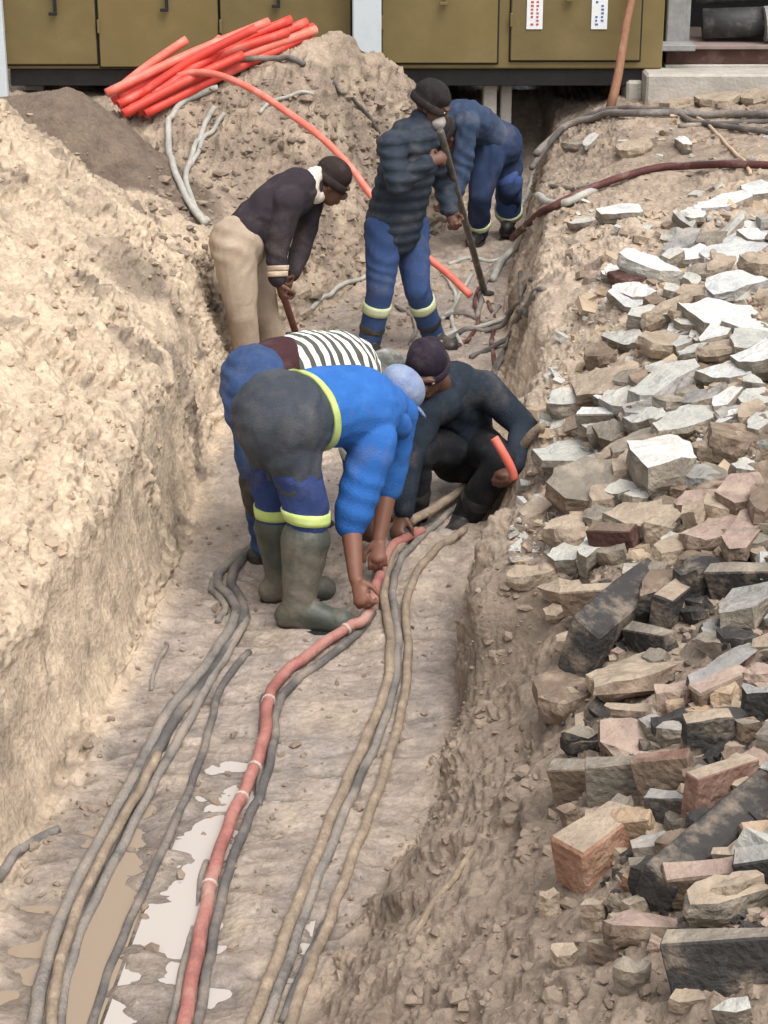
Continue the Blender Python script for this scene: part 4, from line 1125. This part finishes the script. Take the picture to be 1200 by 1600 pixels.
def hand(w, d, nrm, curl, s=1.0, thumb=1):
    """palm and five fingers; d points from the wrist along the hand, nrm out of the palm"""
    d = d.normalized(); nrm = (nrm - d * nrm.dot(d)).normalized(); lat = d.cross(nrm) * thumb
    P_ = []
    palm = w + d * .085 * s
    P_.append(C(w, palm, .027 * s, .034 * s, lat, .55))
    for k, (off, ln) in enumerate(((.033, .072), (.011, .080), (-.011, .076), (-.032, .060))):
        b0 = w + d * .088 * s + lat * off * s
        a = 0.0; p = b0
        for j, fr_ in enumerate((.45, .32, .25)):
            a += curl * (.55 + .25 * j) + .08 * k
            dd = d * math.cos(a) + nrm * math.sin(a)
            q = p + dd * ln * fr_ * s
            P_.append(C(p, q, .0092 * s, .0082 * s)); p = q
    tb = w + d * .03 * s + lat * .026 * s
    t1 = tb + (d * .6 + lat * .55 + nrm * .35).normalized() * .045 * s
    t2 = t1 + (d * .75 + lat * .05 + nrm * .6).normalized() * .035 * s
    P_ += [C(tb, t1, .0135 * s, .011 * s), C(t1, t2, .0105 * s, .0085 * s)]
    return P_

def head_prims(c, f, u):
    f = f.normalized(); u = (u - f * u.dot(f)).normalized(); s = f.cross(u)
    ax = (s, f, u)
    E = lambda o, r: ellipsoid_vf(c + s * o[0] + f * o[1] + u * o[2], ax, r)
    return [E((0, -.01, .025), (.074, .094, .092)), E((0, .028, -.04), (.056, .062, .072)), E((0, .045, -.085), (.034, .034, .026)),
            E((0, .097, -.018), (.013, .02, .026)), E((0, .088, .028), (.05, .014, .012)), E((0, .084, -.06), (.024, .014, .010)), E((0, .085, -.073), (.02, .012, .008)),
            E((.076, -.008, -.012), (.009, .018, .03)), E((-.076, -.008, -.012), (.009, .018, .03))], ax

skin = mat('dark_brown_skin', (.105, .048, .030), .5, .12, 9, c2=(.13, .062, .04), bump=.05, bscale=120, spec=.35)
skin2 = mat('brown_skin', (.19, .085, .055), .5, .12, 9, c2=(.22, .105, .07), bump=.05, bscale=120, spec=.35)
eyew = mat('eye_white', (.6, .57, .52), .3, .05, 9, bump=0)
def cloth(name, c, c2=None, rough=.88, var=.22):
    """work cloth with dried mud rubbed into it"""
    if name in MATS: return MATS[name]
    m = mat(name, c, rough, var, 7, c2=c2, bump=.3, bscale=150, spec=.2)
    n, l = m.node_tree.nodes, m.node_tree.links
    b = n['Principled BSDF']; src = b.inputs['Base Color'].links[0].from_socket
    tc = n.new('ShaderNodeTexCoord'); nz = n.new('ShaderNodeTexNoise'); nz.inputs['Scale'].default_value = 4.2; nz.inputs['Detail'].default_value = 8; nz.inputs['Roughness'].default_value = .7
    l.new(tc.outputs['Object'], nz.inputs['Vector'])
    mr = n.new('ShaderNodeMapRange'); mr.inputs[1].default_value = .52; mr.inputs[2].default_value = .74; mr.inputs[4].default_value = .32
    l.new(nz.outputs['Fac'], mr.inputs[0])
    mx = n.new('ShaderNodeMix'); mx.data_type = 'RGBA'; l.new(mr.outputs[0], mx.inputs[0]); l.new(src, mx.inputs[6]); mx.inputs[7].default_value = (.22, .175, .135, 1)
    l.new(mx.outputs[2], b.inputs['Base Color'])
    mp = n.new('ShaderNodeMapping'); mp.inputs['Rotation'].default_value = (.25, .45, .2); mp.inputs['Scale'].default_value = (1.0, 1.0, .28)
    l.new(tc.outputs['Object'], mp.inputs[0])
    nc = n.new('ShaderNodeTexNoise'); nc.inputs['Scale'].default_value = 15; nc.inputs['Detail'].default_value = 2.5; nc.inputs['Distortion'].default_value = .9
    l.new(mp.outputs[0], nc.inputs['Vector'])
    ab = n.new('ShaderNodeMath'); ab.operation = 'SUBTRACT'; ab.inputs[1].default_value = .5; l.new(nc.outputs['Fac'], ab.inputs[0])
    a2 = n.new('ShaderNodeMath'); a2.operation = 'ABSOLUTE'; l.new(ab.outputs[0], a2.inputs[0])
    pw = n.new('ShaderNodeMapRange'); pw.inputs[1].default_value = 0; pw.inputs[2].default_value = .09; l.new(a2.outputs[0], pw.inputs[0])
    bb = n.new('ShaderNodeBump'); bb.inputs['Strength'].default_value = .0; bb.inputs['Distance'].default_value = .012
    l.new(pw.outputs[0], bb.inputs['Height'])
    old = b.inputs['Normal'].links[0].from_node; l.new(bb.outputs['Normal'], old.inputs['Normal'])
    return m
hv = mat('hi_vis_tape', (.46, .56, .17), .75, .2, 14, c2=(.58, .60, .38), bump=.05)
hv2 = mat('faded_hi_vis_tape', (.55, .60, .36), .6, .15, 20, c2=(.62, .63, .48), bump=.05)
rubber = mat('dark_green_rubber', (.062, .070, .056), .5, .3, 6, c2=(.20, .165, .13), bump=.15, spec=.35, c2_amt=.8)
rubberb = mat('black_rubber', (.022, .022, .022), .5, .3, 9, c2=(.10, .08, .06), bump=.1, spec=.4)

def person(label, J, vox=.008, grip=(.9, .9)):
    """empty at the feet + one continuous body; clothing is added as children"""
    foot = (J['anR'] + J['anL']) / 2
    base = Vector((foot.x, foot.y, min(J['anR'].z, J['anL'].z) - .07))
    root = empty('person', base); tag(root, label, 'person', 'workers in the trench')
    sd_ = (J['shR'] - J['shL']).normalized()
    f, u = J['face'], J['hup']
    hp, ax = head_prims(J['hed'], f, u)
    wst = J['pel'].lerp(J['nck'], .45) + J.get('arch', Vector((0, 0, 0)))
    chs = J['pel'].lerp(J['nck'], .78) + J.get('arch', Vector((0, 0, 0))) * .8
    J['wst'], J['chs'] = wst, chs
    B = list(hp)
    B += [C(J['nck'], J['hed'] - ax[2] * .05, .056, .052), C(J['pel'], wst, .115, .105, sd_, .78), C(wst, chs, .105, .115, sd_, .74), C(chs, J['nck'], .11, .06, sd_, .7)]
    for s in 'RL':
        sh, el, wr_, hp_, kn, an, to = (J[k + s] for k in ('sh', 'el', 'wr', 'hp', 'kn', 'an', 'to'))
        B += [C(chs, sh, .075, .06), C(sh, el, .056, .042), C(el, wr_, .044, .028)]
        B += hand(wr_, J['hd' + s] - wr_, J.get('hn' + s, Vector((0, 0, -1)) + f * .2), grip[0 if s == 'R' else 1], 1.0, 1 if s == 'R' else -1)
        to = an.lerp(to, .55)
        B += [C(J['pel'], hp_, .085, .085), C(hp_, kn, .076, .05), C(kn, an, .05, .038), C(an, to, .042, .034)]
    bd, _ = skinned('body', B, .0062 if vox < .008 else .007, J.get('skin', skin), root, 2)
    for sg in (-1, 1):
        ec = J['hed'] + ax[0] * .031 * sg + ax[1] * .081 + ax[2] * .008
        V, F = ellipsoid_vf(ec, ax, (.011, .008, .008), 6, 8)
        part('eye', V, F, eyew, root, True)
    return root, sd_, ax

def trousers(root, J, m, r=1.0, vox=.009, seat=.15, wr=.011, seed=1, low=1.0, name='trousers'):
    sd_ = (J['hpR'] - J['hpL']).normalized()
    Q = [C(J['pel'] - sd_ * .03, J['pel'] + sd_ * .03, seat, seat), C(J['pel'], J['pel'].lerp(J['wst'], .55), seat * .98, seat * .93, sd_, .82)]
    for s in 'RL':
        hp_, kn, an = J['hp' + s], J['kn' + s], J['an' + s]
        e = kn.lerp(an, low)
        Q += [C(J['pel'], hp_, seat * .8, .115 * r), C(hp_, hp_.lerp(kn, .5), .118 * r, .103 * r), C(hp_.lerp(kn, .5), kn, .103 * r, .083 * r), C(kn, e, .083 * r, (.083 - .012 * low) * r)]
    return skinned(name, Q, vox, m, root, 4, wr, 8, seed)
def jacket(root, J, m, r=1.0, vox=.009, torso=.16, wr=.010, seed=2, hem=.12, sleeve=1.0, flat=.8, name='jacket', wf=9, extra=(), fn=None, neck=True):
    sd_ = (J['shR'] - J['shL']).normalized()
    h0 = J['pel'].lerp(J['wst'], hem * 2)
    Q = [C(h0, J['wst'], torso * 1.0, torso * .98, sd_, flat), C(J['wst'], J['chs'], torso * .98, torso, sd_, flat), C(J['chs'], J['nck'].lerp(J['chs'], .25), torso * .98, .085, sd_, flat)]
    if neck: Q.append(C(J['nck'].lerp(J['chs'], .3), J['nck'], .085, .075))
    for s in 'RL':
        sh, el, wr_ = J['sh' + s], J['el' + s], J['wr' + s]
        Q += [C(J['chs'], sh, .11, .085 * r), C(sh, el, .082 * r, .064 * r)]
        if sleeve > .5: Q.append(C(el, el.lerp(wr_, .5 if sleeve < .9 else .93), .064 * r, .05 * r))
    return skinned(name, Q + list(extra), vox, m, root, 4, wr, wf, seed, fn=fn)
def boots(root, J, m, top=.55, r=1.0, name='boot', width=.052):
    for s in 'RL':
        kn, an, to = J['kn' + s], J['an' + s], J['to' + s]
        d = (to - an); d.z = 0; d.normalize()
        fz = min(an.z, to.z) - .055
        heel = Vector((an.x, an.y, fz + .05)) - d * .045; toe = Vector((an.x, an.y, fz + .045)) + d * .17
        Q = [C(an.lerp(kn, top), an.lerp(kn, .25), (.088 if top > .6 else .075) * r, .066 * r), C(an.lerp(kn, .25), an, .064 * r, .058 * r), C(an, heel, .057 * r, .046 * r), C(heel, toe, .046 * r, .046 * r), C(an, toe - d * .04, .055 * r, .045 * r)]
        o_, P_ = skinned(name, Q, .008, m, root, 3, .003, 12, 5, floor_z=fz)
        # sole
        side = Vector((-d.y, d.x, 0))
        V, F = [], []
        prof = []
        for k in range(20):
            a = 2 * math.pi * k / 20
            x = math.cos(a); prof.append((x * .155 + .06, math.sin(a) * (width + .008 * (x > 0)) * r))
        c0 = Vector((an.x, an.y, fz))
        for zz in (-.012, .016):
            for x, y in prof: V.append(c0 + d * x * .93 + side * y + Vector((0, 0, zz)))
        F = [tuple(range(19, -1, -1)), tuple(range(20, 40))] + [(k, (k + 1) % 20, 20 + (k + 1) % 20, 20 + k) for k in range(20)]
        L = root.location
        mesh_obj('sole', [(v.x - L.x, v.y - L.y, v.z - L.z) for v in V], F, rubberb, o_)
def beanie(root, J, ax, m, name='beanie', drop=.0):
    c = J['hed']; s, f, u = ax
    E = lambda o, r: ellipsoid_vf(c + s * o[0] + f * o[1] + u * o[2], ax, r)
    Q = [E((0, -.018, .055), (.088, .104, .082)), E((0, -.022, .03 - drop), (.089, .106, .05))]
    o_, P_ = skinned(name, Q, .007, m, root, 3, .003, 14, 8)
    # folded rim
    V, F = [], []
    for k in range(28):
        a = 2 * math.pi * k / 28
        for j in range(8):
            b_ = 2 * math.pi * j / 8
            rr = .008 * math.cos(b_)
            V.append(c + s * math.cos(a) * (.089 + rr) + f * (math.sin(a) * (.104 + rr) - .018) + u * (.022 - drop + .022 * math.sin(b_)))
    for k in range(28):
        for j in range(8): F.append((k * 8 + j, ((k + 1) % 28) * 8 + j, ((k + 1) % 28) * 8 + (j + 1) % 8, k * 8 + (j + 1) % 8))
    L = root.location
    mesh_obj('rim', [(v.x - L.x, v.y - L.y, v.z - L.z) for v in V], F, m, o_, True)

def J_(**k): return k
X_, Y_, Z_ = Vector((1, 0, 0)), Vector((0, 1, 0)), Vector((0, 0, 1))

# E: front worker bent over the red cable
J = J_(pel=at(440, 654, 6.88), nck=at(596, 640, 7.22), hed=at(620, 620, 7.40), face=Vector((.6, .1, -.75)), hup=Vector((.55, .2, .8)), arch=Vector((-.01, 0, .03)),
       shR=at(584, 690, 7.04), elR=at(548, 818, 6.93), wrR=at(556, 905, 6.80), hdR=at(568, 950, 6.70), hnR=Vector((.4, .5, -.3)),
       shL=at(622, 645, 7.36), elL=at(606, 762, 7.34), wrL=at(592, 842, 7.22), hdL=at(590, 872, 7.14), hnL=Vector((0, 0, -1)),
       hpR=at(446, 676, 6.80), knR=at(482, 800, 6.78), anR=at(466, 950, 6.74), toR=at(535, 968, 6.70),
       hpL=at(420, 660, 7.0), knL=at(432, 790, 7.0), anL=at(440, 905, 7.02), toL=at(520, 915, 7.05), skin=skin2)
root, sd_, ax = person('heavy worker in bright blue shirt bent double, pulling the red cable', J, .006, (1.2, 1.0))
charc = cloth('charcoal_navy_cloth', (.050, .058, .072), (.085, .09, .10))
bluew = cloth('royal_blue_workwear', (.030, .050, .15), (.06, .085, .19))
Jt = dict(J)
for s in 'RL': Jt['kn' + s] = J['hp' + s].lerp(J['kn' + s], .62); Jt['an' + s] = J['kn' + s]
t_, TP = trousers(root, Jt, charc, 1.06, .009, .188, .007, 11, .02)
for s in 'RL':
    kn, an = J['kn' + s], J['an' + s]
    o_, LP_ = skinned('trouser_leg', [C(kn.lerp(J['hp' + s], .5), kn, .096, .086), C(kn, kn.lerp(an, .42), .086, .08)], .008, bluew, root, 3, .010, 10, 21)
    band('hi_vis_band', LP_, kn.lerp(an, .04), an - kn, .022, hv, root, .2, .003)
shirtb = cloth('bright_blue_shirt', (.028, .125, .40), (.045, .165, .46), .85, .18)
h0 = J['pel'].lerp(J['wst'], .5)
j_, JP = jacket(root, J, shirtb, 1.0, .009, .180, .0055, 12, .34, .2, .86, 'shirt', 7, neck=False,
     extra=[C(J['chs'] + Vector((.0, -.03, -.06)), J['shR'], .12, .095), C(J['nck'], J['nck'].lerp(J['hed'], .4), .10, .085), C(J['shR'], J['elR'].lerp(J['shR'], .12), .095, .078)])
tdir = (J['nck'] - J['pel']).normalized()
band('hi_vis_band', np.vstack([JP, TP]), J['pel'].lerp(J['nck'], .26), tdir + Vector((0, 0, .18)), .016, hv, root, .34, .003, 56)
# hood bunched behind the neck
o_, _p = skinned('hood', [C(J['nck'] + Vector((.02, -.06, -.02)), J['nck'] + Vector((.07, .0, -.07)), .065, .055), C(J['nck'] + Vector((-.02, -.02, .06)), J['nck'] + Vector((.04, -.06, .0)), .05, .05)], .008, shirtb, root, 3, .007, 12, 14)
boots(root, J, rubber, .72, 1.10)
# cap with brim
capm = cloth('faded_blue_cap', (.17, .22, .36), (.30, .34, .42))
s_, f_, u_ = ax; c0 = J['hed']
E_ = lambda o, r: ellipsoid_vf(c0 + s_ * o[0] + f_ * o[1] + u_ * o[2], ax, r)
o_, _p = skinned('cap', [E_((0, -.014, .045), (.088, .106, .082))], .007, capm, root, 2, .002, 14, 16)
o2, _p = skinned('cap_brim', [E_((0, .095, .03), (.066, .055, .013))], .006, capm, root, 1)
# F: worker in striped shirt, bent behind the front worker
J = J_(pel=at(402, 596, 7.52), nck=at(566, 584, 7.80), hed=at(604, 596, 7.93), face=Vector((.7, .2, -.6)), hup=Vector((.6, .4, .6)), arch=Vector((0, 0, .05)),
       shR=at(545, 620, 7.62), elR=at(556, 720, 7.58), wrR=at(572, 800, 7.5), hdR=at(580, 835, 7.45), shL=at(585, 585, 7.98), elL=at(600, 690, 7.98), wrL=at(600, 780, 7.85), hdL=at(600, 815, 7.8),
       hpR=at(394, 618, 7.42), knR=at(404, 725, 7.34), anR=at(420, 855, 7.40), toR=at(470, 862, 7.42), hpL=at(388, 605, 7.62), knL=at(420, 720, 7.68), anL=at(448, 815, 7.74), toL=at(500, 822, 7.78))
root, sd_, ax = person('worker in black and white striped top bent behind the blue shirted one', J, .009)
trousers(root, J, cloth('blue_denim_overall', (.036, .068, .16), (.07, .105, .21)), 1.02, .010, .155, .012, 31)
o_, _p = skinned('waistband', [C(J['pel'].lerp(J['wst'], .45), J['pel'].lerp(J['wst'], .5), .166, .166, sd_, .95)], .009, cloth('maroon_cloth', (.055, .022, .025)), root, 2, .006, 9, 33)
ms, n, l, b = nodes_mat('black_white_stripes')
at2 = n.new('ShaderNodeAttribute'); at2.attribute_name = 'along'
wv = n.new('ShaderNodeMath'); wv.operation = 'SINE'; mulv = n.new('ShaderNodeMath'); mulv.operation = 'MULTIPLY'; mulv.inputs[1].default_value = 2 * math.pi / .056
l.new(at2.outputs['Fac'], mulv.inputs[0]); l.new(mulv.outputs[0], wv.inputs[0])
rpn = n.new('ShaderNodeValToRGB'); rpn.color_ramp.elements[0].position = .42; rpn.color_ramp.elements[0].color = (.07, .07, .055, 1); rpn.color_ramp.elements[1].position = .52; rpn.color_ramp.elements[1].color = (.72, .72, .66, 1)
mr = n.new('ShaderNodeMapRange'); mr.inputs[1].default_value = -1; mr.inputs[2].default_value = 1
l.new(wv.outputs[0], mr.inputs[0]); l.new(mr.outputs[0], rpn.inputs['Fac']); l.new(rpn.outputs[0], b.inputs['Base Color']); b.inputs['Roughness'].default_value = .85
MATS['stripes'] = ms
j_, JP = jacket(root, J, ms, 1.0, .008, .172, .007, 32, .36, 1.0, .86, 'striped_top')
tdir = (J['nck'] - J['pel']).normalized()
al = (JP - np.array(J['pel'])) @ np.array(tdir) + .35 * (JP[:, 1] - J['pel'].y) + .02 * noise(JP, 5, 3)
fa = j_.data.attributes.new('along', 'FLOAT', 'POINT'); fa.data.foreach_set('value', al.astype(np.float32))
boots(root, J, rubberb, .8, 1.05)
beanie(root, J, ax, cloth('dark_patterned_knit', (.10, .10, .09), (.45, .44, .40)))

# D: crouching worker with beanie
J = J_(pel=at(728, 706, 8.18), nck=at(692, 604, 7.98), hed=at(668, 578, 7.80), face=Vector((-.12, -.85, -.48)), hup=Vector((-.08, -.45, .85)), arch=Vector((.02, .05, .03)),
       shR=at(664, 645, 7.82), elR=at(636, 735, 7.70), wrR=at(630, 800, 7.62), hdR=at(622, 826, 7.58), shL=at(756, 606, 8.06), elL=at(820, 668, 7.98), wrL=at(800, 728, 7.78), hdL=at(784, 742, 7.70),
       hpR=at(704, 702, 8.12), knR=at(652, 702, 7.76), anR=at(646, 806, 7.86), toR=at(634, 826, 7.72), hpL=at(752, 702, 8.14), knL=at(782, 722, 7.80), anL=at(726, 812, 7.90), toL=at(706, 832, 7.78))
root, sd_, ax = person('crouching worker in dark navy jacket and black beanie facing the viewer', J, .008, (1.0, 1.2))
trousers(root, J, cloth('black_cloth', (.014, .015, .017), (.03, .03, .033)), .92, .010, .145, .009, 41)
jacket(root, J, cloth('dark_navy_jacket', (.018, .025, .036), (.035, .045, .06)), .98, .008, .150, .009, 42, .1, 1.0, .82)
boots(root, J, rubberb, .35, 1.0)
beanie(root, J, ax, cloth('black_purple_knit', (.020, .014, .024), (.04, .03, .045)), drop=.01)

# B: standing worker with crowbar
J = J_(pel=at(618, 338, 10.45), nck=at(652, 200, 10.48), hed=at(674, 164, 10.48), face=Vector((.85, -.15, -.5)), hup=Vector((.45, -.1, .85)),
       shR=at(612, 228, 10.30), elR=at(622, 288, 10.18), wrR=at(668, 254, 10.20), hdR=at(692, 246, 10.24), hnR=Vector((.2, .8, -.2)), shL=at(674, 222, 10.68), elL=at(694, 290, 10.66), wrL=at(702, 330, 10.50), hdL=at(710, 350, 10.46), hnL=Vector((0, -.6, 0)),
       hpR=at(600, 356, 10.38), knR=at(594, 455, 10.32), anR=at(576, 540, 10.38), toR=at(590, 556, 10.26), hpL=at(640, 352, 10.55), knL=at(652, 452, 10.45), anL=at(678, 528, 10.62), toL=at(700, 538, 10.5))
root, sd_, ax = person('worker in navy quilted jacket and blue trousers standing with a crowbar', J, .008, (1.5, 1.4))
t_, TP = trousers(root, J, cloth('blue_work_trousers', (.040, .075, .18), (.065, .10, .21)), .92, .009, .13, .008, 51, .97)
for s in 'RL':
    kn, an = J['kn' + s], J['an' + s]
    band('hi_vis_band', TP, kn.lerp(an, .30), an - kn, .028, hv2, root, .16, .006)
def quilt(P_, N_):
    k = np.sin((P_[:, 2] + .25 * np.abs(P_[:, 0] - J['pel'].x) * 0) * 2 * math.pi / .062)
    return P_ + N_ * (.0042 * np.sign(k) * np.abs(k) ** .6)[:, None]
jacket(root, J, cloth('navy_quilted_nylon', (.022, .031, .045), (.045, .056, .072), .6), 1.0, .0075, .172, .004, 52, -.16, 1.0, .92, fn=quilt, extra=[C(J['nck'].lerp(J['chs'], .2), J['nck'] + Vector((.02, 0, .03)), .085, .075)])
boots(root, J, rubberb, .3)
beanie(root, J, ax, cloth('black_knit', (.022, .018, .018), (.04, .032, .03)), drop=.02)
o_, _p = skinned('face_mask', [ellipsoid_vf(J['hed'] + ax[1] * .075 - ax[2] * .06, ax, (.055, .045, .05))], .007, cloth('grey_mask', (.42, .38, .36)), root, 2, .004, 14, 55)
# crowbar
e0, e1 = at(688, 205, 10.30), hit(757, 462)[0]
e1 = e1 + Vector((0, 0, .02))
dd = (e1 - e0)
pth = [e0 + dd * k / 14 for k in range(14)] + [e1, e1 + Vector((.05, .03, -.02))]
V, F = tube_vf(pth, .021, 10)
tag(mesh_obj('crowbar', V, F, mat('worn_steel', (.12, .11, .10), .5, .3, 14, c2=(.28, .24, .2), metal=.3), smooth=True, loc=e1), 'long grey steel crowbar held by the quilted jacket worker', 'crowbar')

# C: far worker bent away in navy overalls
J = J_(pel=at(776, 226, 13.10), nck=at(712, 190, 12.78), hed=at(692, 212, 12.62), face=Vector((-.6, -.3, -.75)), hup=Vector((-.6, -.4, .5)), arch=Vector((0, .03, .06)),
       shR=at(730, 196, 12.62), elR=at(722, 262, 12.58), wrR=at(712, 312, 12.50), hdR=at(706, 335, 12.48), shL=at(704, 190, 12.95), elL=at(694, 250, 12.9), wrL=at(690, 300, 12.8), hdL=at(690, 325, 12.8),
       hpR=at(764, 240, 12.98), knR=at(750, 305, 12.88), anR=at(748, 362, 13.10), toR=at(738, 375, 12.95), hpL=at(790, 238, 13.2), knL=at(796, 292, 13.12), anL=at(794, 342, 13.34), toL=at(792, 352, 13.2))
for s in 'RL':
    for k in ('an', 'to'): J[k + s].z = max(J[k + s].z, gz(J[k + s].x, J[k + s].y) + (.075 if k == 'an' else .05))
root, sd_, ax = person('farthest worker in navy blue overalls bent over in the trench', J, .010)
trousers(root, J, cloth('navy_overall', (.022, .038, .085), (.04, .06, .125)), 1.02, .011, .17, .009, 61)
jacket(root, J, cloth('faded_navy_jacket', (.035, .055, .10), (.075, .10, .15)), 1.02, .010, .165, .010, 62, .05)
o_, LP_ = skinned('trouser_leg', [C(J['knL'].lerp(J['hpL'], .2), J['anL'].lerp(J['knL'], .2), .098, .088)], .010, cloth('blue_overall_leg', (.05, .09, .25), (.08, .12, .28)), root, 3, .010, 10, 63)
for s in 'RL':
    band('hi_vis_band', LP_ if s == 'L' else _p * 0 + 99, J['an' + s].lerp(J['kn' + s], .25), J['kn' + s] - J['an' + s], .02, hv2, root, .16, .012)
boots(root, J, rubberb, .3)
beanie(root, J, ax, cloth('black_knit', (.022, .018, .018)))

# A: worker in dark jacket and beige trousers on the left
J = J_(pel=at(374, 380, 9.95), nck=at(484, 290, 10.12), hed=at(518, 286, 10.20), face=Vector((.8, .1, -.6)), hup=Vector((.55, .1, .8)), arch=Vector((-.02, 0, .03)),
       shR=at(450, 318, 9.92), elR=at(432, 388, 9.86), wrR=at(434, 438, 9.82), hdR=at(442, 462, 9.82), hnR=Vector((.7, .5, 0)), shL=at(486, 300, 10.32), elL=at(474, 375, 10.28), wrL=at(456, 430, 10.1), hdL=at(448, 455, 10.0), hnL=Vector((-.5, -.5, 0)),
       hpR=at(368, 396, 9.84), knR=at(378, 492, 9.78), anR=at(390, 580, 9.86), toR=at(418, 590, 9.84), hpL=at(388, 390, 10.06), knL=at(412, 488, 10.06), anL=at(432, 566, 10.14), toL=at(462, 574, 10.14))
root, sd_, ax = person('worker in dark jacket with pale fur collar and beige trousers, bending', J, .008, (1.4, 1.4))
trousers(root, J, cloth('beige_trousers', (.37, .29, .215), (.45, .37, .29)), 1.0, .009, .155, .008, 71)
j_, JP = jacket(root, J, cloth('dark_plum_jacket', (.032, .025, .030), (.055, .045, .05)), 1.0, .009, .16, .007, 72, .15)
stp = cloth('cream_cuff_stripe', (.48, .38, .27))
for fr_ in (.62, .80):
    band('cuff_stripe', JP, J['elR'].lerp(J['wrR'], fr_), J['wrR'] - J['elR'], .014, stp, root, .11, .005, 28)
fur = cloth('cream_fur', (.62, .56, .47), (.74, .70, .62))
nk = J['nck'].lerp(J['hed'], .30)
ta = (J['hed'] - J['nck']).normalized(); s1 = sd_; s2 = ta.cross(s1)
rg_ = []
for k in range(12):
    a, b_ = 2 * math.pi * k / 12, 2 * math.pi * (k + 1) / 12
    rg_.append(C(nk + s1 * math.cos(a) * .088 + s2 * math.sin(a) * .088, nk + s1 * math.cos(b_) * .088 + s2 * math.sin(b_) * .088, .046, .046))
skinned('fur_collar', rg_, .007, fur, root, 1, .010, 24, 75)
boots(root, J, rubberb, .3)
beanie(root, J, ax, cloth('brown_black_knit', (.026, .018, .017), (.045, .03, .028)), drop=.015)
# his tool: a reddish spade handle
e0, e1 = at(436, 440, 9.86), hit(470, 545)[0]
V, F = tube_vf([e0 + (e1 - e0) * k / 8 for k in range(9)], .02, 10)
r_ = empty('spade', e1); tag(r_, 'spade with reddish wooden shaft held by the beige trousered worker', 'spade')
part('shaft', V, F, mat('red_brown_wood', (.17, .065, .05), .7, .25, 9, c2=(.24, .11, .08)), r_, True)
V, F = box_vf(e1.x - .085, e1.x + .085, e1.y - .008, e1.y + .008, e1.z - .12, e1.z + .1, .004)
part('blade', V, F, MATS['worn_steel'], r_)
# short red pipe in the crouching worker's hand, and a grabbed cable end under the front worker
V, F = tube_vf(catmull([at(772, 684, 7.62), at(784, 704, 7.60), at(798, 730, 7.60), at(804, 748, 7.61)], 5), .019, 12)
tag(mesh_obj('conduit', V, F, m_duct2, smooth=True), 'short pinkish red conduit held by the crouching worker', 'conduit')
